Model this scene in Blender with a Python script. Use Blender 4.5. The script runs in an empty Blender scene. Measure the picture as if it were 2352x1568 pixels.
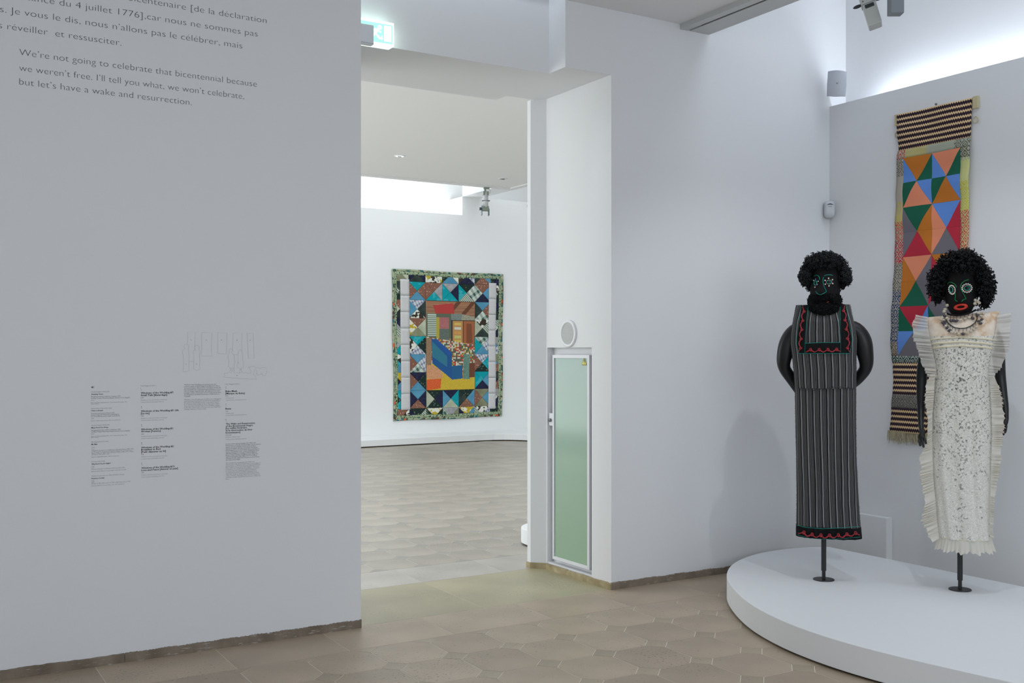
import bpy, math, random
import numpy as np
from mathutils import Vector, Matrix

# ------------------------------------------------------------------ camera, world, light, exposure
F_PX, CX, HY, CAM_H = 2405.0, 1176.0, 808.0, 1.5
YAW = math.atan(1456.0 / F_PX)
SN, CS = math.sin(YAW), math.cos(YAW)
sc = bpy.context.scene
col = sc.collection
cam_d = bpy.data.cameras.new('camera')
cam = bpy.data.objects.new('camera', cam_d)
col.objects.link(cam)
cam.location = (0, 0, CAM_H)
cam.rotation_euler = (math.pi / 2, 0, -YAW)
cam_d.sensor_width = 36.0
cam_d.lens = 36.0 * F_PX / 2352.0
cam_d.shift_y = (HY - 784.0) / 2352.0
cam_d.clip_start = 0.05
sc.camera = cam
sc.view_settings.view_transform = 'Standard'
sc.view_settings.look = 'None'
sc.view_settings.exposure = 0.0
sc.view_settings.gamma = 1.0
sc.view_settings.use_curve_mapping = False
w = bpy.data.worlds.new('world')
sc.world = w
w.use_nodes = True
w.node_tree.nodes['Background'].inputs[0].default_value = (0.8, 0.87, 1, 1)
w.node_tree.nodes['Background'].inputs[1].default_value = 0.3


def area(name, loc, rot, sx, sy, power, color, spread=180):
    d = bpy.data.lights.new(name, 'AREA')
    d.shape = 'RECTANGLE'
    d.size, d.size_y, d.energy, d.color = sx, sy, power, color
    d.spread = math.radians(spread)
    o = bpy.data.objects.new(name, d)
    col.objects.link(o)
    o.location, o.rotation_euler = loc, rot
    return o


def spot(name, loc, target, power, size, blend, color, radius=0.02):
    d = bpy.data.lights.new(name, 'SPOT')
    d.energy, d.spot_size, d.spot_blend, d.color = power, math.radians(size), blend, color
    d.shadow_soft_size = radius
    o = bpy.data.objects.new(name, d)
    col.objects.link(o)
    o.location = loc
    o.rotation_euler = (Vector(target) - Vector(loc)).to_track_quat('-Z', 'Y').to_euler()
    return o


COOL = (0.825, 0.905, 1.0)
NEUT = (0.93, 0.985, 1.0)
area('ceiling_glow_gallery', (0.9, 0.6, 3.6), (0, 0, 0), 4.6, 3.6, 45, COOL)
area('gallery_fill', (1.0, -4.1, 2.6), (math.radians(90), 0, 0), 6.0, 2.0, 142, COOL)  # added fill light, unseen behind the camera, for facing walls and ceiling
area('skylight_well', (5.3, 1.5, 5.3), (0, 0, 0), 1.1, 6.5, 34, COOL)
area('cove_strip', (6.02, 1.2, 3.16), (0, math.radians(172), 0), 0.08, 7.6, 36, COOL)
area('lintel_slot_light', (1.4, 5.42, 4.36), (0, 0, 0), 4.2, 0.12, 12, COOL)
area('far_cove_strip', (5.4, 16.2, 3.78), (math.radians(174), 0, 0), 6.2, 0.12, 45, NEUT)
area('far_skylight', (6.0, 13.9, 5.6), (0, 0, 0), 8.0, 3.2, 95, NEUT)
area('far_side_light', (9.2, 9.0, 5.6), (0, 0, 0), 3.0, 5.5, 95, NEUT)
area('far_ceiling_glow', (3.6, 8.9, 3.62), (0, 0, 0), 4.5, 4.2, 70, NEUT)
area('far_fill', (-0.95, 11.0, 1.9), (math.radians(90), 0, math.radians(-90)), 8.0, 3.2, 225, NEUT)  # added fill out of view, stands in for bounce off the white walls
spot('track_spot_beam', (4.36, 3.26, 3.42), (4.95, 4.25, 0.4), 36, 105, 0.5, (0.9, 0.94, 1.0))

# ------------------------------------------------------------------ pixel -> place helpers


def ray(px, py):
    a = (px - CX) / F_PX
    b = -(py - HY) / F_PX
    return (SN + a * CS, CS - a * SN, b)


def on_z(px, py, z):
    v = ray(px, py); t = (z - CAM_H) / v[2]
    return (v[0] * t, v[1] * t, z)


def on_y(px, py, y):
    v = ray(px, py); t = y / v[1]
    return (v[0] * t, y, CAM_H + v[2] * t)


def on_x(px, py, x):
    v = ray(px, py); t = x / v[0]
    return (x, v[1] * t, CAM_H + v[2] * t)


def proj(x, y, z):
    D = x * SN + y * CS
    r = x * CS - y * SN
    if D < 0.2:
        return (-9999, -9999, D)
    return (CX + F_PX * r / D, HY - F_PX * (z - CAM_H) / D, D)


# ------------------------------------------------------------------ materials
def S(r, g, b):
    def f(c):
        c /= 255.0
        return c / 12.92 if c <= 0.04045 else ((c + 0.055) / 1.055) ** 2.4
    return (f(r), f(g), f(b), 1.0)


MATS = {}


def mat(name, c=(0.5, 0.5, 0.5, 1), rough=0.6, metal=0.0, bump=0.0, bscale=200.0, spec=0.5, emis=None, estr=0.0,
        var=0.0, vscale=3.0):
    if name in MATS:
        return MATS[name]
    m = bpy.data.materials.new(name)
    m.use_nodes = True
    nt = m.node_tree
    b = nt.nodes['Principled BSDF']
    b.inputs['Base Color'].default_value = tuple(c[:3]) + (1,)
    b.inputs['Roughness'].default_value = rough
    b.inputs['Metallic'].default_value = metal
    b.inputs['Specular IOR Level'].default_value = spec
    if emis:
        b.inputs['Emission Color'].default_value = tuple(emis[:3]) + (1,)
        b.inputs['Emission Strength'].default_value = estr
    tc = nt.nodes.new('ShaderNodeTexCoord')
    if bump > 0:
        n = nt.nodes.new('ShaderNodeTexNoise')
        n.inputs['Scale'].default_value = bscale
        n.inputs['Detail'].default_value = 4
        bp = nt.nodes.new('ShaderNodeBump')
        bp.inputs['Strength'].default_value = bump
        bp.inputs['Distance'].default_value = 0.002
        nt.links.new(tc.outputs['Object'], n.inputs['Vector'])
        nt.links.new(n.outputs['Fac'], bp.inputs['Height'])
        nt.links.new(bp.outputs['Normal'], b.inputs['Normal'])
    if var > 0:
        n = nt.nodes.new('ShaderNodeTexNoise')
        n.inputs['Scale'].default_value = vscale
        n.inputs['Detail'].default_value = 5
        r = nt.nodes.new('ShaderNodeMapRange')
        r.inputs[3].default_value = 1 - var
        r.inputs[4].default_value = 1 + var
        mx = nt.nodes.new('ShaderNodeVectorMath'); mx.operation = 'SCALE'
        mx.inputs[0].default_value = tuple(c[:3])
        nt.links.new(tc.outputs['Object'], n.inputs['Vector'])
        nt.links.new(n.outputs['Fac'], r.inputs[0])
        nt.links.new(r.outputs[0], mx.inputs['Scale'])
        nt.links.new(mx.outputs[0], b.inputs['Base Color'])
    MATS[name] = m
    return m


def node_mat(name, build, rough=0.8, spec=0.3):
    """build(nt, tc) returns the socket that feeds the base colour"""
    m = mat(name, rough=rough, spec=spec)
    nt = m.node_tree
    tc = [n for n in nt.nodes if n.type == 'TEX_COORD'][0]
    s = build(nt, tc)
    nt.links.new(s, nt.nodes['Principled BSDF'].inputs['Base Color'])
    return m


def ramp(nt, src, stops, interp='CONSTANT'):
    r = nt.nodes.new('ShaderNodeValToRGB')
    r.color_ramp.interpolation = interp
    e = r.color_ramp.elements
    while len(e) < len(stops):
        e.new(0.5)
    for k, (p, c) in enumerate(stops):
        e[k].position = p
        e[k].color = c
    nt.links.new(src, r.inputs[0])
    return r.outputs[0]


def mth(nt, op, a, b=None, c=None):
    n = nt.nodes.new('ShaderNodeMath')
    n.operation = op
    for k, v in enumerate((a, b, c)):
        if v is None:
            continue
        if isinstance(v, (int, float)):
            n.inputs[k].default_value = v
        else:
            nt.links.new(v, n.inputs[k])
    return n.outputs[0]


def mixc(nt, fac, a, b):
    n = nt.nodes.new('ShaderNodeMix'); n.data_type = 'RGBA'
    for k, v in ((0, fac), (6, a), (7, b)):
        if isinstance(v, (int, float)):
            n.inputs[k].default_value = v
        elif isinstance(v, tuple):
            n.inputs[k].default_value = v
        else:
            nt.links.new(v, n.inputs[k])
    return n.outputs[2]


def tex(nt, tc, kind, scale, coord='Object', **kw):
    n = nt.nodes.new(kind)
    n.inputs['Scale'].default_value = scale
    for k, v in kw.items():
        if hasattr(n, k):
            setattr(n, k, v)
        else:
            n.inputs[k].default_value = v
    nt.links.new(tc.outputs[coord], n.inputs['Vector'])
    return n


M_wall = mat('wall_paint', S(231, 232, 234), 0.75, bump=0.12, bscale=120, spec=0.25)
M_wallfar = mat('wall_paint_far', S(238, 239, 240), 0.75, bump=0.08, bscale=120, spec=0.25)
M_ceil = mat('ceiling_paint', S(238, 238, 238), 0.85, spec=0.2)
M_white = mat('platform_paint', S(236, 238, 240), 0.6, spec=0.3, var=0.012, vscale=2)
M_whitemetal = mat('white_metal', S(232, 233, 236), 0.4)
M_black = mat('black_metal', (0.012, 0.012, 0.013), 0.42)
M_manne = mat('black_mannequin', (0.008, 0.009, 0.010), 0.38, spec=0.38)
M_cloth_black = mat('black_cloth', (0.008, 0.0075, 0.008), 0.8, bump=0.6, bscale=400, spec=0.2)
M_hair = mat('black_yarn_hair', (0.006, 0.008, 0.010), 0.5, spec=0.28)
M_hair2 = mat('black_wool_hair', (0.004, 0.005, 0.006), 0.55, spec=0.2)
M_teal = mat('teal_beads', S(0, 150, 135), 0.35)
M_green = mat('green_beads', S(0, 135, 75), 0.35)
M_pearl = mat('pearl_beads', S(246, 242, 232), 0.15, spec=0.8)
M_pearl2 = mat('violet_pearl_beads', S(150, 140, 225), 0.15, spec=0.8)
M_red = mat('red_thread', S(160, 38, 48), 0.6)
M_lips = mat('red_sequins', S(222, 48, 28), 0.3, spec=0.8, bump=0.8, bscale=300)
M_shell = mat('shell', S(200, 190, 170), 0.3, var=0.5, vscale=60)
M_shelldark = mat('dark_shell', S(70, 68, 75), 0.3, var=0.3, vscale=60)
M_cord = mat('dark_cord', (0.02, 0.03, 0.03), 0.6)
M_textd = mat('dark_vinyl', S(74, 80, 86), 0.7)
M_textb = mat('black_vinyl', S(26, 28, 32), 0.7)
M_textg = mat('grey_vinyl', S(134, 138, 144), 0.7)
M_textr = mat('charcoal_vinyl', S(84, 88, 94), 0.7)


def stone_build(base, dark):
    def f(nt, tc):
        n1 = tex(nt, tc, 'ShaderNodeTexNoise', 2.3, Detail=6.0)
        c = ramp(nt, n1.outputs['Fac'], [(0.3, tuple(0.82 * v for v in base[:3]) + (1,)), (0.7, tuple(1.12 * v for v in base[:3]) + (1,))], 'LINEAR')
        oi = nt.nodes.new('ShaderNodeObjectInfo')
        r = mth(nt, 'MULTIPLY_ADD', oi.outputs['Random'], 0.15, 0.925)
        sc_ = nt.nodes.new('ShaderNodeVectorMath'); sc_.operation = 'SCALE'
        nt.links.new(c, sc_.inputs[0]); nt.links.new(r, sc_.inputs['Scale'])
        # fossil pits
        geo = nt.nodes.new('ShaderNodeNewGeometry')
        mp = nt.nodes.new('ShaderNodeMapping'); mp.inputs['Scale'].default_value = (64, 84, 1)
        nt.links.new(geo.outputs['Position'], mp.inputs['Vector'])
        v = nt.nodes.new('ShaderNodeTexNoise'); v.inputs['Scale'].default_value = 1.0; v.inputs['Detail'].default_value = 3
        nt.links.new(mp.outputs[0], v.inputs['Vector'])
        n2 = nt.nodes.new('ShaderNodeTexNoise'); n2.inputs['Scale'].default_value = 1.7
        nt.links.new(geo.outputs['Position'], n2.inputs['Vector'])
        t = mth(nt, 'MULTIPLY_ADD', n2.outputs['Fac'], 0.35, 0.0)
        s2 = mth(nt, 'ADD', v.outputs['Fac'], t)
        pit = ramp(nt, s2, [(0.0, (0, 0, 0, 1)), (0.83, (0, 0, 0, 1)), (0.88, (1, 1, 1, 1))], 'LINEAR')
        m1 = mixc(nt, mth(nt, 'MULTIPLY', pit, 0.65), sc_.outputs[0], dark)
        n3 = tex(nt, tc, 'ShaderNodeTexNoise', 260.0, Detail=2.0)
        g = mth(nt, 'MULTIPLY_ADD', n3.outputs['Fac'], 0.5, 0.75)
        s3 = nt.nodes.new('ShaderNodeVectorMath'); s3.operation = 'SCALE'
        nt.links.new(m1, s3.inputs[0]); nt.links.new(g, s3.inputs['Scale'])
        return s3.outputs[0]
    return f


M_stone = node_mat('limestone', stone_build((0.452, 0.362, 0.268), (0.10, 0.085, 0.07, 1)), rough=0.42, spec=0.4)
M_stone2 = node_mat('cabochon_stone', stone_build((0.425, 0.348, 0.255), (0.09, 0.08, 0.07, 1)), rough=0.42, spec=0.4)
M_olive = node_mat('olive_limestone', stone_build((0.43, 0.385, 0.25), (0.16, 0.13, 0.05, 1)), rough=0.36, spec=0.45)
M_pale = node_mat('pale_limestone', stone_build((0.47, 0.44, 0.40), (0.2, 0.19, 0.17, 1)), rough=0.42, spec=0.4)
M_stone3 = node_mat('limestone_far_light', stone_build((0.388, 0.352, 0.302), (0.14, 0.13, 0.11, 1)), rough=0.42, spec=0.4)  # near limestone again, greyed to put the far room's light into its colour
M_stone4 = node_mat('cabochon_far_light', stone_build((0.345, 0.327, 0.297), (0.12, 0.11, 0.10, 1)), rough=0.42, spec=0.4)  # same cabochon stone, far room's light mixed into the colour
M_grout = mat('grout', S(232, 226, 214), 0.9)
M_sub = mat('screed', S(150, 140, 125), 0.9)


def skirt_build(nt, tc):
    n1 = tex(nt, tc, 'ShaderNodeTexNoise', 9.0, Detail=8.0)
    c = ramp(nt, n1.outputs['Fac'], [(0.3, (0.17, 0.135, 0.10, 1)), (0.7, (0.30, 0.245, 0.19, 1))], 'LINEAR')
    mp = nt.nodes.new('ShaderNodeMapping'); mp.inputs['Scale'].default_value = (6, 6, 60)
    nt.links.new(tc.outputs['Object'], mp.inputs['Vector'])
    n2 = nt.nodes.new('ShaderNodeTexNoise'); n2.inputs['Scale'].default_value = 3; n2.inputs['Detail'].default_value = 7
    nt.links.new(mp.outputs[0], n2.inputs['Vector'])
    k = ramp(nt, n2.outputs['Fac'], [(0.0, (0, 0, 0, 1)), (0.62, (0, 0, 0, 1)), (0.68, (1, 1, 1, 1))], 'LINEAR')
    return mixc(nt, mth(nt, 'MULTIPLY', k, 0.75), c, S(190, 188, 184))


M_skirt = node_mat('worn_stone_skirting', skirt_build, rough=0.8)


def skirt_y(nt, tc):
    n1 = tex(nt, tc, 'ShaderNodeTexNoise', 12.0, Detail=8.0)
    return ramp(nt, n1.outputs['Fac'], [(0.3, (0.30, 0.24, 0.13, 1)), (0.7, (0.50, 0.42, 0.26, 1))], 'LINEAR')


M_skirty = node_mat('worn_yellow_stone_skirting', skirt_y, rough=0.8)


# ------------------------------------------------------------------ mesh buffer
class MB:
    def __init__(self):
        self.v = []; self.f = []; self.m = []; self.uv = None

    def add(self, verts, faces, mi=0):
        b = len(self.v)
        self.v.extend([tuple(p) for p in verts])
        for f in faces:
            self.f.append([i + b for i in f]); self.m.append(mi)
        return b

    def box(self, x0, x1, y0, y1, z0, z1, mi=0):
        if x0 > x1: x0, x1 = x1, x0
        if y0 > y1: y0, y1 = y1, y0
        if z0 > z1: z0, z1 = z1, z0
        v = [(x0, y0, z0), (x1, y0, z0), (x1, y1, z0), (x0, y1, z0), (x0, y0, z1), (x1, y0, z1), (x1, y1, z1), (x0, y1, z1)]
        self.add(v, [(0, 3, 2, 1), (4, 5, 6, 7), (0, 1, 5, 4), (1, 2, 6, 5), (2, 3, 7, 6), (3, 0, 4, 7)], mi)
        return self

    def prism(self, pts, z0, z1, mi=0):
        n = len(pts)
        v = [(p[0], p[1], z0) for p in pts] + [(p[0], p[1], z1) for p in pts]
        f = [tuple(range(n))[::-1], tuple(range(n, 2 * n))]
        f += [(i, (i + 1) % n, n + (i + 1) % n, n + i) for i in range(n)]
        self.add(v, f, mi)
        return self

    def tube(self, pts, r, n=6, mi=0, closed=False, cap=True):
        P = [Vector(p) for p in pts]
        if len(P) < 2:
            return self
        R = r if isinstance(r, (list, tuple)) else [r] * len(P)
        up = Vector((0.123, 0.2, 0.97))
        rings = []
        prev = None
        m = len(P)
        for i in range(m):
            a = P[(i - 1) % m] if (closed or i > 0) else P[0]
            b = P[(i + 1) % m] if (closed or i < m - 1) else P[-1]
            t = (b - a)
            if t.length < 1e-9:
                t = Vector((0, 0, 1))
            t.normalize()
            if prev is None:
                s = t.cross(up)
                if s.length < 1e-3:
                    s = t.cross(Vector((1, 0, 0)))
            else:
                s = prev - t * prev.dot(t)
                if s.length < 1e-6:
                    s = t.cross(up)
            s.normalize(); prev = s
            q = t.cross(s)
            rings.append([P[i] + (s * math.cos(2 * math.pi * k / n) + q * math.sin(2 * math.pi * k / n)) * R[i] for k in range(n)])
        v = [p for rg in rings for p in rg]
        f = []
        for i in range(m if closed else m - 1):
            j = (i + 1) % m
            for k in range(n):
                k2 = (k + 1) % n
                f.append((i * n + k, i * n + k2, j * n + k2, j * n + k))
        if cap and not closed:
            f.append(tuple(range(n))[::-1]); f.append(tuple((m - 1) * n + k for k in range(n)))
        self.add(v, f, mi)
        return self

    def cyl(self, c0, c1, r0, r1=None, n=24, mi=0):
        return self.tube([c0, c1], [r0, r0 if r1 is None else r1], n, mi)

    def ball(self, c, r, mi=0, seg=8, rings=6, sc_=(1, 1, 1), rot=None):
        v = []; f = []
        for i in range(rings + 1):
            th = math.pi * i / rings
            for k in range(seg):
                ph = 2 * math.pi * k / seg
                p = Vector((math.sin(th) * math.cos(ph) * sc_[0], math.sin(th) * math.sin(ph) * sc_[1], math.cos(th) * sc_[2])) * r
                if rot is not None:
                    p = rot @ p
                v.append(Vector(c) + p)
        for i in range(rings):
            for k in range(seg):
                k2 = (k + 1) % seg
                f.append((i * seg + k, (i + 1) * seg + k, (i + 1) * seg + k2, i * seg + k2))
        self.add(v, f, mi)
        return self

    def grid(self, rows, mi=0, closed=False):
        nr, nc = len(rows), len(rows[0])
        v = [p for r in rows for p in r]
        f = []
        for i in range(nr - 1):
            for k in range(nc if closed else nc - 1):
                k2 = (k + 1) % nc
                f.append((i * nc + k, (i + 1) * nc + k, (i + 1) * nc + k2, i * nc + k2))
        self.add(v, f, mi)
        return self

    def build(self, name, mats, parent=None, smooth=False, loc=None, bevel=0.0, uvs=None, solid=0.0):
        me = bpy.data.meshes.new(name)
        me.from_pydata([tuple(p) for p in self.v], [], self.f)
        if not isinstance(mats, (list, tuple)):
            mats = [mats]
        for m in mats:
            me.materials.append(m)
        if len(mats) > 1:
            me.polygons.foreach_set('material_index', self.m)
        if uvs is not None:
            ul = me.uv_layers.new(name='UVMap')
            idx = np.zeros(len(me.loops), dtype=np.int32)
            me.loops.foreach_get('vertex_index', idx)
            ul.data.foreach_set('uv', np.array(uvs, dtype=np.float32)[idx].ravel())
        if smooth:
            me.polygons.foreach_set('use_smooth', [True] * len(me.polygons))
        me.update()
        o = bpy.data.objects.new(name, me)
        col.objects.link(o)
        if parent is not None:
            o.parent = parent
        if loc is not None:
            o.location = loc
        if bevel > 0:
            b = o.modifiers.new('bevel', 'BEVEL')
            b.width = bevel; b.segments = 2; b.limit_method = 'ANGLE'
        if solid > 0:
            s = o.modifiers.new('solid', 'SOLIDIFY'); s.thickness = solid; s.offset = 0
        return o


def empty(name, loc=(0, 0, 0), rz=0.0):
    o = bpy.data.objects.new(name, None)
    o.empty_display_size = 0.05
    col.objects.link(o)
    o.location = loc
    o.rotation_euler = (0, 0, rz)
    return o


def tag(o, label, cat, group=None, kind=None):
    o['label'] = label
    o['category'] = cat
    if group: o['group'] = group
    if kind: o['kind'] = kind
    return o


def struct(o, label=None):
    o['kind'] = 'structure'
    if label:
        o['label'] = label
    return o


YA, YC, YJ = 5.305, 5.33, 6.14      # near faces of the two gallery walls, far face of the wall
XB, XR = 5.931, 6.105               # tapestry wall, back of the light recess
XJ = 3.96                           # right side of the opening
XL = 2.25                           # left side of the opening
ZS, ZC = 3.25, 3.66                 # soffit, ceiling
YF = 15.99                          # quilt wall

# ------------------------------------------------------------------ floor
floor = MB().box(-3.2, 12.0, -4.2, 17.2, -0.12, -0.0012).build('floor', M_grout)
struct(floor)
GAP = 0.0019
HD = 0.074


def octa(px_, py_, h):
    a, b = px_ / 2, py_ / 2
    g = GAP
    return [(a - g, b - h), (a - h, b - g), (-(a - h), b - g), (-(a - g), b - h), (-(a - g), -(b - h)), (-(a - h), -(b - g)), (a - h, -(b - g)), (a - g, -(b - h))]


def tile_mesh(name, pts, m, th=0.02):
    b = MB(); n = len(pts)
    c = (sum(p[0] for p in pts) / n, sum(p[1] for p in pts) / n)
    inn = [(c[0] + (p[0] - c[0]) * 0.9965, c[1] + (p[1] - c[1]) * 0.9965) for p in pts]
    v = [(p[0], p[1], -th) for p in pts] + [(p[0], p[1], -0.0004) for p in pts] + [(p[0], p[1], 0.0) for p in inn]
    f = [tuple(range(2 * n, 3 * n))]
    for L in (0, 1):
        f += [(L * n + i, L * n + (i + 1) % n, (L + 1) * n + (i + 1) % n, (L + 1) * n + i) for i in range(n)]
    b.add(v, f)
    me = bpy.data.meshes.new(name)
    me.from_pydata(b.v, [], b.f); me.materials.append(m); me.update()
    return me


def shrink(pts, g):
    n = len(pts); cx = sum(p[0] for p in pts) / n; cy = sum(p[1] for p in pts) / n
    return [(cx + (p[0] - cx) * (1 - g / max(0.01, abs(p[0] - cx) + abs(p[1] - cy))), cy + (p[1] - cy) * (1 - g / max(0.01, abs(p[0] - cx) + abs(p[1] - cy)))) for p in pts]


def place(me, name, x, y):
    o = bpy.data.objects.new(name, me)
    col.objects.link(o)
    o.parent = floor
    o.location = (x, y, 0)
    return o


def in_view(x, y, m=70):
    p = proj(x, y, 0)
    if not (-m < p[0] < 2352 + m and 0 < p[1] < 1568 + m + 30 and p[2] > 0.5):
        return False
    if y < YA:
        return True
    l = proj(XL, YC, 0)[0] - m; r = proj(XJ, YJ, 0)[0] + 25
    return l < p[0] < r


def field(x0, y0, P, Q, xa, xb, ya, yb, edge_y, edge_side, M_stone, M_stone2):
    """lattice of squares at (x0+P i, y0+Q j); edge_y closes the field with half squares"""
    oc = tile_mesh('floor_tile', octa(P, Q, HD), M_stone)
    k = HD - GAP * 1.6
    sq = tile_mesh('square_tile', [(k, 0), (0, k), (-k, 0), (0, -k)], M_stone2)
    s = edge_side
    tri = tile_mesh('square_tile', [(k, -0.003 * s), (0, -k * s), (-k, -0.003 * s)][::s], M_stone2)
    rest = MB()
    ib = range(int(math.floor((xa - x0) / P)), int(math.ceil((xb - x0) / P)) + 1)
    jb = range(int(math.floor((ya - y0) / Q)) - 1, int(math.ceil((yb - y0) / Q)) + 1)
    big, small = [], []
    for i in ib:
        for j in jb:
            x, y = x0 + P * i, y0 + Q * j
            cx, cy = x + P / 2, y + Q / 2
            if xa < cx - P / 2 and cx + P / 2 < xb and ya <= cy - Q / 2 + 0.01 and cy + Q / 2 <= yb + 0.01:
                big.append((cx, cy))
            if xa < x < xb and ya - 0.01 <= y <= yb + 0.01:
                small.append((x, y, abs(y - edge_y) < 0.02))
    big.sort(key=lambda p: p[0] ** 2 + p[1] ** 2); small.sort(key=lambda p: p[0] ** 2 + p[1] ** 2)
    nb = ns = 0
    for (x, y) in big:
        if in_view(x, y) and nb < 150:
            place(oc, 'floor_tile', x, y); nb += 1
        else:
            rest.add([(v.co.x + x, v.co.y + y, v.co.z) for v in oc.vertices], [list(p.vertices) for p in oc.polygons], 0)
    for (x, y, e) in small:
        me = tri if e else sq
        if in_view(x, y) and ns < 150:
            place(me, 'square_tile', x, y); ns += 1
        else:
            rest.add([(v.co.x + x, v.co.y + y, v.co.z) for v in me.vertices], [list(p.vertices) for p in me.polygons], 1)
    o = rest.build('paving_field', [M_stone, M_stone2], floor)
    o['kind'] = 'stuff'
    print('tiles', nb, ns)


field(2.108, 4.570, 0.3293, 0.3455, -3.1, 5.92, -4.1, 4.9155, 4.9155, 1, M_stone, M_stone2)
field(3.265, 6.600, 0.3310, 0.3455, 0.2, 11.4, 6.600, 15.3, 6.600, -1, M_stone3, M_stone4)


def slab(xa, xb, ya, yb, m, name='border_slab'):
    cx, cy = (xa + xb) / 2, (ya + yb) / 2
    a, b = (xb - xa) / 2 - GAP * 0.8, (yb - ya) / 2 - GAP * 0.8
    place(tile_mesh(name, [(a, -b), (a, b), (-a, b), (-a, -b)], m), name, cx, cy)


x = 2.027 - 0.571 * 9
rs = random.Random(4)
xs = [1.456 - 0.571 * k for k in range(8, 0, -1)] + [1.456, 2.027, 2.62, 3.25, 3.80, 4.42, 5.02, 5.60, 5.93]
xs = [v for v in xs if v > -3.1]
for a, b in zip(xs[:-1], xs[1:]):
    slab(a, b, 4.9155, YC - 0.003, M_stone)
slab(XL - 0.2, 2.62 + 0.42, YC, YJ, M_olive)
slab(3.04, XJ, YC, YJ, M_olive)
xs = [3.041 + 0.62 * k for k in range(-5, 13)]
for a, b in zip(xs[:-1], xs[1:]):
    slab(a, b, YJ, 6.600, M_pale)

# ------------------------------------------------------------------ walls
# left text wall
struct(MB().box(-3.2, XL, YA, YJ, 0, 3.9).build('wall_left', M_wall))
# wall to the right of the opening: notch for the glazed cabinet in its side
RY0, RY1, RZ0, RZ1, RD = 5.543, 6.07, 0.031, 1.53, 0.05
rw = MB()
rw.box(XJ + RD, XR, YC, YJ, 0, ZS)
rw.box(XJ, XJ + RD, YC, RY0, 0, ZS)
rw.box(XJ, XJ + RD, RY1, YJ, 0, ZS)
rw.box(XJ, XJ + RD, RY0, RY1, 0, RZ0)
rw.box(XJ, XJ + RD, RY0, RY1, RZ1, ZS)
rw.box(3.61, XR, YC, YJ, ZS, 5.4)
struct(rw.build('wall_right', M_wall))
struct(MB().prism([(XJ + 0.001, 6.079), (3.879, 6.158), (3.879, 6.20), (XJ + 0.06, 6.20), (XJ + 0.06, YJ + 0.001), (XJ + 0.001, YJ + 0.001)], 0, ZS).build('trim_1', M_wall))
# lintel over the opening, set back behind the wall face
struct(MB().box(-3.2, 3.61, 5.512, YJ, ZS, 5.4).box(3.66, XR, YJ, YJ + 0.001, ZS, ZS + 0.5).build('wall_lintel', M_wall))
struct(MB().box(-1.0, 3.675, YJ, YJ + 0.145, ZS, 5.4).build('wall_lintel_far', M_wall))
# tapestry wall with open light recess above
struct(MB().box(XB, XB + 0.03, -4.2, YC, 0, 3.286).build('wall_tapestry', M_wall))
struct(MB().box(XR, XR + 0.1, -4.2, YC, 0, 5.4).build('wall_recess_back', M_wall))
struct(MB().box(XB + 0.03, XR, -4.2, YC, 2.95, 3.0).build('trim_2', M_wall))
struct(MB().box(-3.3, XR + 0.1, -4.3, -4.2, 0, 5.4).build('wall_behind', M_wall))
struct(MB().box(-3.3, -3.2, -4.2, YA, 0, 3.9).build('wall_side', M_wall))
# ceilings
struct(MB().box(-3.2, 4.52, -4.2, YC, ZC, ZC + 0.12).build('ceiling', M_ceil))
struct(MB().box(-3.2, 3.61, YC - 0.02, 5.512, 4.4, 4.45).box(-3.2, 3.61, YC - 0.02, YC, ZC + 0.12, 4.4).build('ceiling_pocket', M_wall))
struct(MB().box(4.52, XR, -4.2, YC, 5.4, 5.5).build('ceiling_well', M_ceil))
struct(MB().box(4.50, 4.52, -4.2, YC, ZC + 0.12, 5.4).build('wall_well_side', M_wall))

# worn stone skirtings
def skirting(name, pts_fn, n, m, th):
    pass


def skirt(name, axis, c, a, b, h, th, m, side, nseg=60, seed=1):
    """axis 'x' runs along x at y=c, thickness towards side"""
    r = random.Random(seed)
    rows = []
    top, bot, back = [], [], []
    for i in range(nseg + 1):
        t = a + (b - a) * i / nseg
        hh = h + (r.random() - 0.5) * 0.0035 + 0.0015 * math.sin(i * 0.21)
        o = c + side * (th + r.random() * 0.002)
        if axis == 'x':
            rows.append([(t, c, 0), (t, o, 0), (t, o, hh - 0.003), (t, c, hh)])
        else:
            rows.append([(c, t, 0), (o, t, 0), (o, t, hh - 0.003), (c, t, hh)])
    b_ = MB().grid(rows)
    k = len(b_.v)
    b_.f.append([0, 1, 2, 3]); b_.m.append(0); b_.f.append([k - 1, k - 2, k - 3, k - 4]); b_.m.append(0)
    struct(b_.build(name, m))


skirt('baseboard_left', 'x', YA, 1.02, XL, 0.044, 0.008, M_skirt, -1, 240, 1)
skirt('baseboard_left_near', 'x', YA, -3.1, 1.0175, 0.045, 0.009, M_skirt, -1, 240, 5)
skirt('baseboard_right', 'x', YC, XJ - 0.004, XB, 0.044, 0.008, M_skirt, -1, 240, 2)
skirt('baseboard_jamb', 'y', XJ, YC - 0.008, 6.075, 0.040, 0.012, M_skirty, -1, 90, 3)

struct(MB().prism([(XJ - 0.013, 6.072), (3.868, 6.152), (3.868, 6.2), (3.879, 6.2), (3.879, 6.158), (XJ + 0.001, 6.079)], 0, 0.039).build('baseboard_jamb_end', M_skirty))
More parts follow.
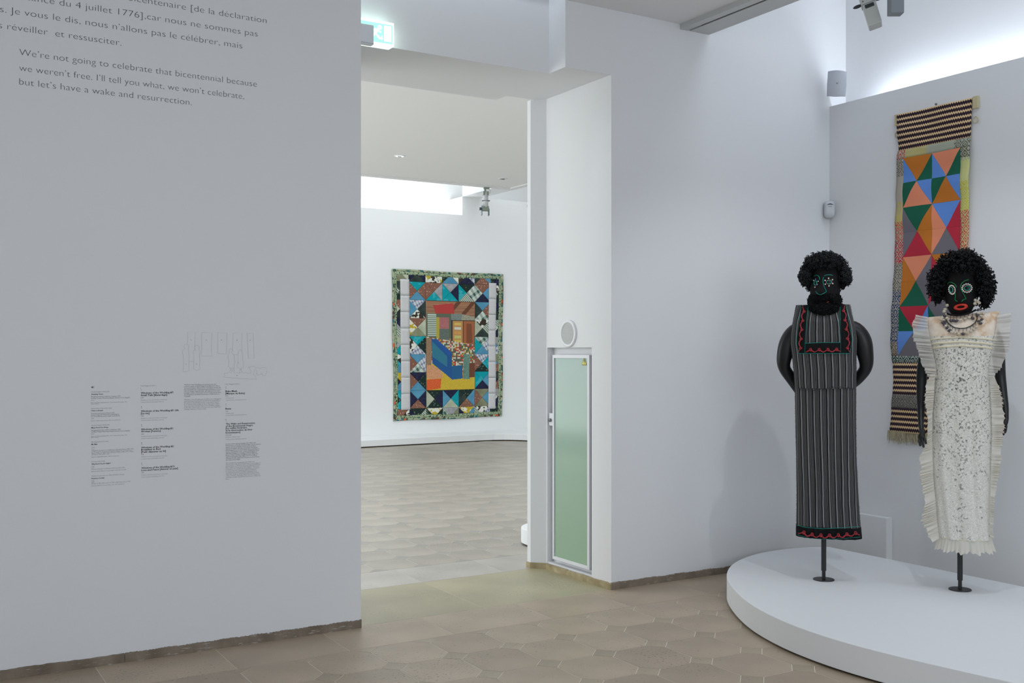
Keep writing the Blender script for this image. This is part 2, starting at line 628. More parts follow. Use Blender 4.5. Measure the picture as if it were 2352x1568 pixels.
# far room shell
fw = MB()
fw.box(-1.0, 8.674, YF, YF + 0.06, 0, 3.873)
fw.box(8.674, 11.6, YF, YF + 0.06, 0, 4.197)
fw.box(8.674, 8.72, YF + 0.06, YF + 0.5, 0, 4.197)
struct(fw.build('wall_quilt', M_wallfar))
struct(MB().box(-1.0, 11.6, YF + 0.5, YF + 0.6, 3.4, 5.7).build('wall_far_recess', M_wallfar))
struct(MB().box(-1.0, 8.674, YF + 0.06, YF + 0.5, 3.4, 3.45).box(8.72, 11.6, YF + 0.06, YF + 0.5, 4.1, 4.15).build('trim_3', M_wallfar))
struct(MB().box(11.5, 11.6, YJ, YF + 0.5, 0, 5.7).build('wall_far_right', M_wallfar))
struct(MB().box(-1.1, -1.0, YJ, YF + 0.5, 0, 5.7).build('wall_far_left', M_wallfar))
struct(MB().box(XR, 11.6, YJ - 0.1, YJ, 0, 5.7).build('wall_far_near', M_wallfar))
struct(MB().box(-1.0, 7.12, YJ + 0.145, 11.81, ZC, ZC + 0.1).build('ceiling_far', M_ceil))
struct(MB().box(-1.0, 7.22, 11.81, 11.91, ZC - 0.012, ZC + 0.14).box(7.12, 7.22, YJ, 11.81, ZC - 0.012, ZC + 0.14).build('trim_4', M_wallfar))
struct(MB().box(-1.0, 11.6, YJ, YF + 0.6, 5.7, 5.8).build('ceiling_far_upper', M_wallfar))
# beam that spans from the ceiling corner to the quilt wall
struct(MB().box(8.674, 9.05, 11.3, YF, 4.197, 4.5).build('trim_5', M_wallfar))

# low curved bench plinth along the quilt wall
def bench_outline(z_in=0.0):
    pts = [(0.0, 15.19 - 0.06), (6.427, 15.191), (7.766, 15.238), (8.596, 15.267)]
    for a in range(0, 91, 15):
        r = 0.62
        pts.append((8.72 + r * math.sin(math.radians(a)), 15.267 - 0.0 - r * (1 - math.cos(math.radians(a)))))
    pts += [(9.36, 14.2), (9.38, 12.0), (9.38, 9.5), (11.4, 9.5), (11.4, YF - 0.002), (0.0, YF - 0.002)]
    return pts


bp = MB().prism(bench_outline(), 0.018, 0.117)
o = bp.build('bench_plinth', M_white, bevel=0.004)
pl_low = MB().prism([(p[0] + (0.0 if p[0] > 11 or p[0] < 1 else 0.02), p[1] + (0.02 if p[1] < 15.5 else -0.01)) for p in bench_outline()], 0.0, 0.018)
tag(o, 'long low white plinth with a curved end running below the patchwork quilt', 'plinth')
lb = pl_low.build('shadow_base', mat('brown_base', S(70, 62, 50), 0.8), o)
# small round ended plinth peeping from behind the opening
rp = MB()
c0 = (4.63, 6.83)
pts = []
for k in range(25):
    a = math.radians(90 + 180 * k / 24)
    pts.append((c0[0] + 0.36 * math.cos(a), c0[1] + 0.33 * math.sin(a)))
pts += [(6.0, c0[1] - 0.33), (6.0, c0[1] + 0.33)]
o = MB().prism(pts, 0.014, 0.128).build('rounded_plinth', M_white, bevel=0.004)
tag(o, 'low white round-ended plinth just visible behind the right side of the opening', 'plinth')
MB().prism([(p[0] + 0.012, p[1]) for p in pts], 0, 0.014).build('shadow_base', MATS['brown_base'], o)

# recessed downlights of the far room
for i, (px, py, r, lab) in enumerate([(918, 358, 0.062, 'larger recessed round downlight in the far ceiling, left of the two'),
                                      (1155, 410, 0.058, 'smaller looking recessed downlight near the far corner of the ceiling')]):
    p = on_z(px, py, ZC)
    t = empty('recessed_downlight', (p[0], p[1], ZC))
    tag(t, lab, 'ceiling light', 'recessed downlights')
    b = MB()
    rr = [(r, -0.004), (r * 0.82, -0.008), (r * 0.78, -0.002)]
    b.grid([[(q * math.cos(2 * math.pi * k / 32), q * math.sin(2 * math.pi * k / 32), z) for k in range(32)] for q, z in [(r, 0.0)] + rr], closed=True)
    b.build('ring', M_whitemetal, t, smooth=True)
    b = MB().grid([[(q * math.cos(2 * math.pi * k / 24), q * math.sin(2 * math.pi * k / 24), z) for k in range(24)] for q, z in [(r * 0.78, -0.002), (r * 0.5, -0.001), (0.001, -0.001)]], closed=True)
    b.build('lens', mat('lit_lens', (1, 1, 1), 0.3, emis=(1, 1, 1), estr=2.6) if i == 0 else mat('dull_lens', S(150, 155, 155), 0.3), t)
    MB().box(-0.02, 0.02, -0.008, 0.008, -0.012, -0.002).build('lamp', mat('lamp_grey', S(120, 130, 132), 0.4), t)

# ------------------------------------------------------------------ ceiling track box of the gallery
t = empty('ceiling_track', (4.52, YC, ZC))
tag(t, 'white ceiling track box with a dark slot running out from the wall corner', 'track')
MB().box(0.0, 0.06, -9.4, -0.001, -0.035, 0.1).box(0.085, 0.25, -9.4, -0.001, -0.033, 0.1).box(0.06, 0.085, -9.4, -0.001, -0.0, 0.1).build('housing', mat('track_paint', S(205, 206, 205), 0.6), t)
MB().box(0.061, 0.084, -9.4, -0.12, -0.028, -0.002).build('slot', mat('slot_dark', (0.02, 0.02, 0.02), 0.7), t)


def gallery_spot(name, loc, rz, tilt, mats_, label, s=1.0, flaps=True):
    t = empty(name, loc, rz)
    tag(t, label, 'spotlight')
    mb_, md = mats_
    # adapter and stem
    MB().box(-0.045 * s, 0.045 * s, -0.016 * s, 0.016 * s, -0.03 * s, 0.0).build('adapter', md, t, bevel=0.003)
    MB().cyl((0, 0, -0.03 * s), (0, 0, -0.12 * s), 0.008 * s, n=12).build('stem', md, t, smooth=True)
    R = Matrix.Rotation(math.radians(tilt), 4, 'Y')

    def part(b, nm, m, bevel=0.0, smooth=False):
        b.v = [tuple(Vector((0, 0, -0.12 * s)) + (R @ Vector(p))) for p in b.v]
        return b.build(nm, m, t, bevel=bevel, smooth=smooth)
    part(MB().box(-0.038 * s, 0.038 * s, -0.05 * s, 0.05 * s, -0.09 * s, 0.02 * s), 'gear_box', mb_, 0.004)
    part(MB().box(-0.034 * s, 0.034 * s, -0.055 * s, 0.045 * s, -0.21 * s, -0.092 * s), 'lamp_head', mb_, 0.006)
    b = MB()
    for yy_ in (-0.03, 0.0, 0.03):
        b.box(-0.026 * s, 0.026 * s, (yy_ - 0.006) * s - 0.001, (yy_ + 0.006) * s, -0.094 * s, -0.0905 * s)
    for k in (-1, 1):
        b.ball((0.026 * k * s, -0.0515 * s, -0.075 * s), 0.004 * s)
    part(b, 'screws', md)
    part(MB().box(-0.024 * s, 0.022 * s, -0.058 * s, -0.05 * s, -0.118 * s, -0.098 * s), 'locking_clip', mat('dark_clip', S(45, 55, 60), 0.4), 0.003)
    for k in (-1, 1):
        b = MB().ball((0.055 * k * s, 0, -0.075 * s), 0.02 * s, sc_=(1.2, 0.5, 0.45), seg=12, rings=8)
        part(b, 'knob', mat('dark_knob', S(60, 62, 68), 0.4), smooth=True)
    return t


M_lampgrey = mat('lamp_body_grey', S(196, 200, 198), 0.45, 0.0)
M_lampdark = mat('lamp_fitting_grey', S(120, 124, 126), 0.45)
p1 = on_x(1988, 28, 4.66)
gallery_spot('track_spotlight', (4.66, p1[1] + 0.01, 3.63), math.radians(-52), -16, (M_lampgrey, M_lampdark), 'tilted grey box spotlight hanging from the ceiling track, left of the two', 1.06)
# second one: a short square hood seen from below
p2 = on_x(2050, 15, 4.66)
t = empty('track_spotlight', (4.66, p2[1] - 0.02, 3.63), math.radians(-33))
tag(t, 'spotlight with a square grey hood under a round collar, right of the two', 'spotlight')
MB().box(-0.045, 0.045, -0.016, 0.016, -0.03, 0).build('adapter', M_lampdark, t, bevel=0.003)
MB().cyl((0, 0, -0.03), (0, 0, -0.16), 0.01, n=12).build('stem', M_lampdark, t, smooth=True)
MB().cyl((0, 0, -0.14), (0, 0, -0.225), 0.031, 0.031, n=28).build('collar', M_lampgrey, t, smooth=True)
MB().box(-0.035, 0.035, -0.034, 0.034, -0.325, -0.222).build('hood', mat('hood_grey', S(138, 146, 154), 0.5, bump=0.3, bscale=500), t, bevel=0.003)
MB().box(-0.012, 0.012, -0.0362, -0.033, -0.238, -0.231).build('slot', mat('slot_lit', (1, 1, 1), 0.3, emis=(1, 1, 1), estr=1.5), t)

# far room track spots with barn flaps
for (px, py, lab) in [(1116, 430, 'small grey tubular spotlight with flaps hanging from the far ceiling edge'),
                      (1226, 424, 'far spotlight half hidden behind the edge of the opening')]:
    p = on_z(px, py, 3.648)
    if px > 1200:
        p = (7.17, on_x(px, py, 7.17)[1], 3.648)
    t = empty('far_spotlight', p, math.radians(-20))
    tag(t, lab, 'spotlight')
    g = mat('far_spot_metal', S(140, 150, 140), 0.35, 0.3)
    dk = mat('far_spot_dark', S(70, 90, 98), 0.4)
    MB().box(-0.03, 0.045, -0.015, 0.015, -0.025, 0).box(-0.022, 0.0, -0.012, 0.012, -0.06, -0.02).build('adapter', g, t, bevel=0.002)
    MB().box(-0.04, 0.035, -0.03, 0.03, -0.105, -0.055).build('yoke', g, t, bevel=0.004)
    MB().cyl((0, 0, -0.06), (-0.004, 0, -0.26), 0.032, 0.036, n=20).build('lamp_tube', mat('far_tube', S(205, 206, 210), 0.4), t, smooth=True)
    MB().tube([(0.03 + 0.028 * math.cos(a), 0, -0.05 + 0.035 * math.sin(a)) for a in [2 * math.pi * k / 16 for k in range(16)]], 0.002, 5, closed=True).build('safety_wire', g, t)
    MB().box(-0.05, 0.05, -0.036, 0.036, -0.18, -0.174).build('collar', dk, t)
    MB().box(-0.045, 0.036, -0.034, 0.034, -0.31, -0.25).build('lens_holder', g, t, bevel=0.004)
    f = MB().box(-0.058, -0.052, -0.03, 0.03, -0.37, -0.24)
    f.build('flap', dk, t)
    MB().box(0.03, 0.042, -0.03, 0.03, -0.37, -0.28).build('flap', dk, t)
    MB().box(-0.085, -0.058, -0.015, 0.015, -0.30, -0.265).build('knob', dk, t, bevel=0.002)

# ------------------------------------------------------------------ emergency sign
t = empty('exit_sign', (2.27, 5.512, 3.225))
tag(t, 'glowing green emergency exit sign with running figure, fixed above the opening', 'sign')
M_glow = mat('sign_edge_lit', (0.9, 1, 0.95), 0.3, emis=(0.75, 1.0, 0.86), estr=2.3)
M_gpanel = mat('sign_green', S(120, 235, 190), 0.3, emis=(0.42, 0.96, 0.68), estr=1.0)
MB().box(0.0, 0.238, -0.075, -0.001, 0.008, 0.142).build('light_box', M_glow, t, bevel=0.004)
MB().box(0.012, 0.228, -0.078, -0.0751, 0.018, 0.127).build('sign_face', M_gpanel, t)
b = MB()
yy0 = -0.0792


def flat_tri(b, pts, th=0.0012, y=yy0):
    n = len(pts)
    v = [(p[0], y, p[1]) for p in pts] + [(p[0], y + th, p[1]) for p in pts]
    f = [tuple(range(n)), tuple(range(2 * n - 1, n - 1, -1))] + [(i, n + i, n + (i + 1) % n, (i + 1) % n) for i in range(n)]
    b.add(v, f)


b.tube([(0.148 + 0.009 * math.cos(a), yy0, 0.103 + 0.009 * math.sin(a)) for a in [2 * math.pi * k / 10 for k in range(10)]], 0.004, 5, closed=True)
flat_tri(b, [(0.120, 0.096), (0.142, 0.092), (0.128, 0.060), (0.112, 0.064)])
flat_tri(b, [(0.128, 0.062), (0.140, 0.058), (0.156, 0.040), (0.148, 0.036), (0.130, 0.050)])
flat_tri(b, [(0.112, 0.066), (0.122, 0.058), (0.104, 0.040), (0.092, 0.044)])
flat_tri(b, [(0.138, 0.090), (0.158, 0.080), (0.156, 0.073), (0.136, 0.080)])
flat_tri(b, [(0.120, 0.094), (0.100, 0.084), (0.096, 0.066), (0.103, 0.066), (0.108, 0.078), (0.122, 0.084)])
flat_tri(b, [(0.176, 0.030), (0.218, 0.030), (0.218, 0.118), (0.176, 0.118)])
flat_tri(b, [(0.158, 0.058), (0.164, 0.058), (0.164, 0.046), (0.170, 0.046), (0.161, 0.034), (0.152, 0.046), (0.158, 0.046)])
b.build('pictogram', mat('sign_white', (1, 1, 1), 0.3, emis=(0.85, 1, 0.93), estr=1.25), t)
t2 = MB().box(2.20, 2.366, 5.395, 5.436, 3.212, 3.322).build('junction_box', mat('box_grey', S(226, 229, 235), 0.6), bevel=0.004)
tag(t2, 'plain grey box standing in front of the left half of the exit sign', 'box')
MB().box(2.20, 2.362, 5.392, 5.396, 3.216, 3.219).build('lid_edge', mat('box_lid', S(190, 190, 190), 0.6), t2)

# ------------------------------------------------------------------ glazed cabinet in the side of the opening
t = empty('glazed_cabinet', (XJ + RD, 5.577, RZ0))
tag(t, 'tall narrow cabinet with a frosted green glass door and white frame, set into the opening', 'cabinet')
DX0, DX1 = -0.047, -0.012           # door thickness range, local x
y0, y1, z0, z1 = 0.0, 0.433, 0.048, 1.449
fr = 0.022
dfr = MB().box(DX0, DX1, y0, y0 + fr, z0, z1).box(DX0, DX1, y1 - fr * 0.8, y1, z0, z1).box(DX0, DX1, y0 + fr, y1 - fr * 0.8, z0, z0 + fr).box(DX0, DX1, y0 + fr, y1 - fr * 0.8, z1 - fr, z1)
door = dfr.build('door', mat('door_frame_white', S(226, 227, 232), 0.45), t, bevel=0.0015)


def glass_build(nt, tc):
    sp = nt.nodes.new('ShaderNodeSeparateXYZ'); nt.links.new(tc.outputs['Generated'], sp.inputs[0])
    return ramp(nt, sp.outputs[2], [(0.0, S(150, 178, 150)), (0.35, S(152, 180, 158)), (1.0, S(152, 176, 168))], 'LINEAR')


M_glass = node_mat('back_painted_green_glass', glass_build, rough=0.10, spec=0.35)
MB().box(DX0 + 0.008, DX1 - 0.006, y0 + fr - 0.002, y1 - fr * 0.8 + 0.002, z0 + fr - 0.002, z1 - fr + 0.002).build('glass_pane', M_glass, door)
MB().box(DX0 - 0.0, DX0 + 0.004, y1 - 0.002, y1 + 0.042, 0.962, 1.048).build('lock_plate', MATS['door_frame_white'], door, bevel=0.002)
b = MB().cyl((DX0, y1 + 0.022, 1.0), (DX0 - 0.012, y1 + 0.022, 1.0), 0.012, n=16)
b.build('lock', mat('steel', S(130, 135, 135), 0.3, 0.9), door, smooth=True)
MB().box(-0.03, 0.0, -0.032, -0.006, 0.048, 1.449).build('side_channel', mat('channel_grey', S(176, 180, 182), 0.5), t)
MB().box(-0.03, 0.0, -0.0335, -0.032, 0.05, 1.445).build('hinge_gap', mat('slot_dark'), t)
for zz_ in (z1 - 0.01, z0 + 0.004):
    MB().cyl((-0.03, -0.008, zz_), (-0.03, -0.030, zz_), 0.006, n=12).build('hinge_pin', MATS['steel'], t, smooth=True)
MB().box(-0.046, 0.0, -0.034, y1 + 0.06, 0.0, 0.02).build('sill', MATS['door_frame_white'], t)
# warning sticker
sx = DX0 + 0.006
tri = []
wy0, wy1, wz0, wz1 = 0.036, 0.090, 1.382 - 0.0, 1.434
cyy = (wy0 + wy1) / 2
b = MB()


def tri_x(b, pts, x, th=0.0008, mi=0):
    n = len(pts)
    v = [(x, p[0], p[1]) for p in pts] + [(x + th, p[0], p[1]) for p in pts]
    f = [tuple(range(n)), tuple(range(2 * n - 1, n - 1, -1))] + [(i, n + i, n + (i + 1) % n, (i + 1) % n) for i in range(n)]
    b.add(v, f, mi)


tri_x(b, [(wy0 - 0.002, wz0 - 0.001), (wy1 + 0.002, wz0 - 0.001), (cyy, wz1 + 0.004)], sx, 0.0008, 0)
tri_x(b, [(wy0 + 0.005, wz0 + 0.005), (wy1 - 0.005, wz0 + 0.005), (cyy, wz1 - 0.008)], sx - 0.0006, 0.0006, 1)
tri_x(b, [(cyy - 0.003, wz1 - 0.016), (cyy + 0.003, wz1 - 0.016), (cyy + 0.004, wz0 + 0.025), (cyy + 0.001, wz0 + 0.022), (cyy + 0.0015, wz0 + 0.009), (cyy - 0.0015, wz0 + 0.007), (cyy - 0.001, wz0 + 0.02), (cyy - 0.005, wz0 + 0.021)], sx - 0.0011, 0.0006, 2)
b.build('warning_sticker', [mat('sticker_edge', S(130, 125, 30), 0.5), mat('sticker_yellow', S(222, 212, 90), 0.5), mat('sticker_black', S(40, 45, 10), 0.5)], door)

# round wall loudspeaker above the cabinet
t = empty('round_loudspeaker', (XJ, 5.804, 1.623))
tag(t, 'flush round loudspeaker with grey mesh and white rim above the green glass cabinet', 'loudspeaker')


def discx(rs):
    return [[(x_, r_ * math.cos(2 * math.pi * k / 40), r_ * math.sin(2 * math.pi * k / 40)) for k in range(40)] for r_, x_ in rs]


MB().grid(discx([(0.092, 0.0), (0.092, -0.008), (0.088, -0.012), (0.076, -0.013), (0.073, -0.008)]), closed=True).build('rim', M_whitemetal, t, smooth=True)


def mesh_b(nt, tc):
    n = tex(nt, tc, 'ShaderNodeTexVoronoi', 260.0)
    return ramp(nt, n.outputs['Distance'], [(0.0, S(90, 92, 90)), (0.35, S(186, 188, 186))], 'LINEAR')


MB().grid(discx([(0.073, -0.008), (0.05, -0.0105), (0.02, -0.0115), (0.0005, -0.0115)]), closed=True).build('grille', node_mat('speaker_mesh', mesh_b, 0.5), t, smooth=True)

# wall speaker by the recess corner
c = on_y(1921, 195, 5.17)
t = empty('wall_speaker', c, 0)
t.rotation_euler = (math.radians(0), math.radians(4), math.radians(-43))
tag(t, 'grey convex wall speaker mounted high in the corner next to the light recess', 'loudspeaker')
rows = []
W_, H_ = 0.066, 0.092
for i in range(13):
    v_ = i / 12 * 2 - 1
    row = []
    for k in range(13):
        u_ = k / 12 * 2 - 1
        row.append((u_ * (W_ - 0.002 * abs(v_)) - 0.002 * v_, -0.05 + 0.022 * u_ * u_ + 0.004 * v_ * v_, v_ * (H_ - 0.004 * u_ * u_)))
    rows.append(row)
b = MB().grid([r[::-1] for r in rows])
# sides and back
rim = rows[0] + [r[-1] for r in rows[1:]] + rows[-1][::-1][1:] + [r[0] for r in rows[::-1][1:-1]]
back = [(p[0] * 0.66, 0.05, p[2] * 0.78) for p in rim]
n = len(rim)
b.add(rim + back, [(i, (i + 1) % n, n + (i + 1) % n, n + i) for i in range(n)] + [tuple(range(n, 2 * n))])
b.build('cabinet', mat('speaker_grey', S(180, 184, 192), 0.5, bump=0.15, bscale=900), t, smooth=False)
MB().ball((0, -0.054, 0.0), 0.0045, seg=12).build('badge', mat('badge_grey', S(120, 122, 130), 0.4), t, smooth=True)
MB().cyl((0, 0.05, 0), (0.02, 0.12, 0.0), 0.012, n=12).build('bracket', M_whitemetal, t, smooth=True)

# motion sensor in the wall corner
c = on_y(1905, 481, 5.285)
t = empty('motion_sensor', c, math.radians(-38))
tag(t, 'small white rounded motion sensor in the wall corner below the wall speaker', 'sensor')
out = []
for k in range(32):
    a = 2 * math.pi * k / 32
    ex = 0.5
    x_ = math.copysign(abs(math.cos(a)) ** ex, math.cos(a)) * (0.037 if math.sin(a) > 0 else 0.037 - 0.006 * (-math.sin(a)) ** 3)
    z_ = math.copysign(abs(math.sin(a)) ** ex, math.sin(a)) * 0.060
    out.append((x_, z_))
rows = []
for s_, y_ in [(0.92, 0.03), (1.0, 0.02), (1.0, -0.012), (0.95, -0.022), (0.85, -0.028), (0.5, -0.032), (0.01, -0.033)]:
    rows.append([(p[0] * s_, y_, p[1] * s_) for p in out])
MB().grid(rows, closed=True).build('casing', mat('sensor_white', S(205, 208, 212), 0.45), t, smooth=True)
MB().tube([(-0.022 + 0.0044 * k, -0.033 + 0.00002 * (k - 5) ** 2, 0.030 + 0.006 * math.sin(math.pi * k / 10)) for k in range(11)], [0.0008 + 0.003 * math.sin(math.pi * k / 10) for k in range(11)], 8).build('lens', mat('sensor_lens', S(45, 60, 68), 0.2), t)
MB().box(-0.012, 0.012, -0.034, -0.032, 0.016, 0.019).build('led', mat('sensor_led', S(110, 116, 124), 0.4), t)

# boxed pipe casing at the foot of the tapestry wall
b = MB().box(5.868, XB - 0.001, 4.775, YC - 0.001, 0, 0.369)
o = b.build('pipe_casing', M_wall, bevel=0.002)
tag(o, 'low white boxed-in casing at the foot of the tapestry wall behind the platform', 'casing')

# ------------------------------------------------------------------ exhibition platform
base_pts = [(5.640, 5.073), (5.40, 5.165), (5.05, 5.150), (4.70, 5.005), (4.40, 4.755), (4.16, 4.43), (3.97, 4.06), (3.865, 3.65), (3.862, 3.2), (3.978, 2.559), (4.12, 1.9), (4.28, 1.2), (4.55, 0.5), (5.0, 0.0), (5.640, -0.2)]


def catmull(pts, n=6, closed=False):
    out = []
    m = len(pts)
    for i in range(m - 1):
        p0 = Vector(pts[max(i - 1, 0)]); p1 = Vector(pts[i]); p2 = Vector(pts[i + 1]); p3 = Vector(pts[min(i + 2, m - 1)])
        for k in range(n):
            t_ = k / n
            out.append(tuple(0.5 * ((2 * p1) + (-p0 + p2) * t_ + (2 * p0 - 5 * p1 + 4 * p2 - p3) * t_ ** 2 + (-p0 + 3 * p1 - 3 * p2 + p3) * t_ ** 3)))
    out.append(tuple(pts[-1]))
    return out


sp = catmull(base_pts, 9)
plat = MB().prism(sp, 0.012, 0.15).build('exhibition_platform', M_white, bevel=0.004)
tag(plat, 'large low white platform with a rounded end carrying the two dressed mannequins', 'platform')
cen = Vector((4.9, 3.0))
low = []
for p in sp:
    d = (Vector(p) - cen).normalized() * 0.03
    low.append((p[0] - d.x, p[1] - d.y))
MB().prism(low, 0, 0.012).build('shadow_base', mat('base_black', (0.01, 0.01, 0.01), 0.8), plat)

# ------------------------------------------------------------------ wall lettering
TXT_CACHE = {}


def text_mesh(s, offset, res):
    cu = bpy.data.curves.new('t', 'FONT')
    cu.body = s
    cu.size = 1.0
    cu.offset = offset
    cu.resolution_u = res
    o = bpy.data.objects.new('t', cu)
    col.objects.link(o)
    dg = bpy.context.evaluated_depsgraph_get()
    me = bpy.data.meshes.new_from_object(o.evaluated_get(dg))
    bpy.data.objects.remove(o)
    bpy.data.curves.remove(cu)
    return me


def wall_line(s, px0, py0, px1, size, m, parent, offset=0.0, res=2, name='text_line'):
    me = text_mesh(s, offset, res)
    n = len(me.vertices)
    if n == 0:
        return
    co = np.zeros(n * 3, dtype=np.float32); me.vertices.foreach_get('co', co); co = co.reshape(-1, 3)
    y = YA - 0.0007
    p0 = on_y(px0, py0, y); p1 = on_y(px1, py0, y)
    lo, hi = co[:, 0].min(), co[:, 0].max()
    X = p0[0] + (co[:, 0] - lo) / max(hi - lo, 1e-6) * (p1[0] - p0[0])
    Z = p0[2] + co[:, 1] * size
    if len(s) == 1:
        X = p0[0] + (co[:, 0] - lo) * size
    out = np.stack([X - parent.location[0], np.full(n, y) - parent.location[1], Z - parent.location[2]], 1)
    me.vertices.foreach_set('co', out.astype(np.float32).ravel())
    me.name = name
    me.materials.clear(); me.materials.append(m)
    me.update()
    o = bpy.data.objects.new(name, me)
    col.objects.link(o)
    o.parent = parent
    return o


def wall_thing(name, px, py, label, cat):
    p = on_y(px, py, YA)
    t = empty(name, p)
    tag(t, label, cat)
    return t


R5 = lambda x_, y_: (x_ / 3.675, y_ / 3.675)
t = wall_thing('quotation_text', 20, 105, 'large thin grey French quotation lettering at the top left of the wall', 'wall text')
for s, x0_, y0_, x1_, fs in [('bicentenaire [de la déclaration', 1085, 3, 2250, 0.044), ('dance du 4 juillet 1776],car nous ne sommes pas', 212, -2, 2175, 0.044),
                             ('s. Je vous le dis, nous n’allons pas le célébrer, mais', 0, 100, 2045, 0.044), ('s réveiller  et ressusciter.', -12, 236, 1025, 0.044)]:
    a = R5(x0_, y0_); b = R5(x1_, 0)
    wall_line(s, a[0], a[1], b[0], fs, M_textd, t, -0.0185, 5)
t = wall_thing('quotation_text', 43, 195, 'large thin grey English quotation lettering below the French lines', 'wall text')
for s, x0_, y0_, x1_ in [('We’re not going to celebrate that bicentennial because', 163, 465, 2168), ('we weren’t free. I’ll tell you what, we won’t celebrate,', 163, 597, 2060), ('but let’s have a wake and resurrection.', 163, 713, 1618)]:
    a = R5(x0_, y0_); b = R5(x1_, 0)
    wall_line(s, a[0], a[1], b[0], 0.044, M_textd, t, -0.0185, 5)

C1, C2, C3, C4 = (190, 740), (190, 930), (400, 740), (400, 930)
STY = {'l': (0.0074, M_textg, 0.0), 'r': (0.0080, M_textr, 0.0), 'b': (0.0086, M_textb, 0.022), 'h': (0.0124, M_textb, 0.022), 's': (0.0064, M_textg, 0.0), 'n': (0.0080, M_textb, 0.01), 'p': (0.0080, M_textr, 0.004), 'q': (0.0080, M_textg, 0.0)}


def lines(parent, reg, items):
    for (s, x0_, y0_, x1_, st) in items:
        fs, m, off = STY[st]
        wall_line(s, reg[0] + x0_ / 7.84, reg[1] + y0_ / 7.84, reg[0] + x1_ / 7.84, fs, m, parent, off, 1)


AC = "Acrylique sur toile, avec bordures en tissu piqué"
CO = "Courtesy de l'artiste et ACA Galleries, New York"
t = wall_thing('music_credits_text', 210, 1110, 'leftmost column of tiny song credits under a loudspeaker symbol', 'wall text')
lines(t, C1, [("Aretha Franklin (1942-2018)", 152, 1262, 478, 'l'), ("Amazing Grace", 152, 1305, 368, 'b'), ("Enregistrement live réalisé le 13 janvier 1972", 152, 1348, 680, 'r'),
              ("au New Temple Missionary Baptist Church de Los Angeles", 152, 1378, 850, 'r'), ("16'10\"", 152, 1414, 212, 's'),
              ("Extrait de l'album Amazing Grace : The Complete Recordings, 1972,", 152, 1454, 800, 's'), ("Rhino Atlantic", 152, 1476, 288, 's')])
lines(t, C2, [("Martin Luther King (1929-1968)", 152, 72, 520, 'l'), ("I Have a Dream", 152, 112, 365, 'b'), ("Discours prononcé le 28 août 1963", 152, 160, 570, 'r'),
              ("devant le Lincoln Memorial à Washington", 152, 188, 655, 'r'), ("lors de la Marche pour l'emploi et la liberté", 152, 216, 668, 'r'), ("5'58\"", 152, 252, 205, 's'),
              ("Extrait de l'album I Have a Dream, 2005, Universal Motown", 152, 292, 678, 's'),
              ("Aretha Franklin (1942-2018)", 155, 375, 480, 'l'), ("Mary, Don't You Weep", 155, 419, 460, 'b'), ("Enregistrement live réalisé le 14 janvier 1972", 155, 465, 680, 'r'),
              ("au New Temple Missionary Baptist Church de Los Angeles", 155, 494, 852, 'r'), ("8'27\"", 155, 530, 208, 's'),
              ("Extrait de l'album Amazing Grace : The Complete Recordings, 1972,", 155, 571, 802, 's'), ("Rhino Atlantic", 155, 592, 290, 's'),
              ("Ella Fitzgerald (1917-1996)", 155, 675, 462, 'l'), ("My Man", 155, 718, 266, 'b'), ("1964", 158, 768, 210, 's'), ("3'56\"", 158, 803, 214, 's'),
              ("Adaptation des paroles en anglais par Channing Pollock (1880-1946)", 158, 829, 915, 'l'), ("en 1921 à partir de la version originale française de 1920 écrite par", 158, 853, 890, 'l'),
              ("Albert Willemetz (1887-1964) et Jacques Charles (1882-1971), musique", 158, 878, 922, 'l'), ("de Maurice Yvain (1891-1965)", 158, 903, 476, 'l'),
              ("Extrait de l'album Hello Dolly !, 1964, Verve Records", 158, 944, 650, 's'),
              ("Lil Green (1919-1954)", 158, 1030, 400, 'l'), ("Why Don't You Do Right ?", 158, 1074, 508, 'b'), ("1941", 158, 1112, 202, 's'), ("2'56\"", 158, 1138, 212, 's'),
              ("Paroles et musique de Kansas Joe McCoy (1905-1950)", 158, 1165, 758, 'l'), ("Extrait de l'album Why Don't You Do Right ? 1940-1942, 1996, EPM", 158, 1204, 782, 's'),
              ("Thelma Houston (née en 1946) et Pressure Cooker", 160, 1288, 755, 'l'), ("Pressure Cooker", 158, 1332, 395, 'b'), ("1975", 158, 1371, 205, 's'), ("4'24\"", 158, 1397, 212, 's'),
              ("Musique de Mike Warren (né en 1937) et Bill Schnee (né en 1947)", 158, 1424, 860, 'l'), ("Extrait de l'album I've Got the Music in Me, 1975, Sheffield Lab", 158, 1463, 752, 's')])


def wp(reg, x_, y_, t_, dy=-0.0006):
    p = on_y(reg[0] + x_ / 7.84, reg[1] + y_ / 7.84, YA + dy)
    return (p[0] - t_.location[0], p[1] - t_.location[1], p[2] - t_.location[2])


b = MB()
b.add([wp(C1, *q, t) for q in [(150, 1169), (164, 1160), (180, 1148), (180, 1188), (164, 1177)]], [(0, 1, 2, 3, 4)])
for r_ in (10, 22):
    b.tube([wp(C1, 182 + r_ * math.cos(a), 1168 + r_ * math.sin(a), t) for a in [math.radians(-60 + 15 * k) for k in range(9)]], 0.0005, 4)
b.build('loudspeaker_symbol', M_textb, t)

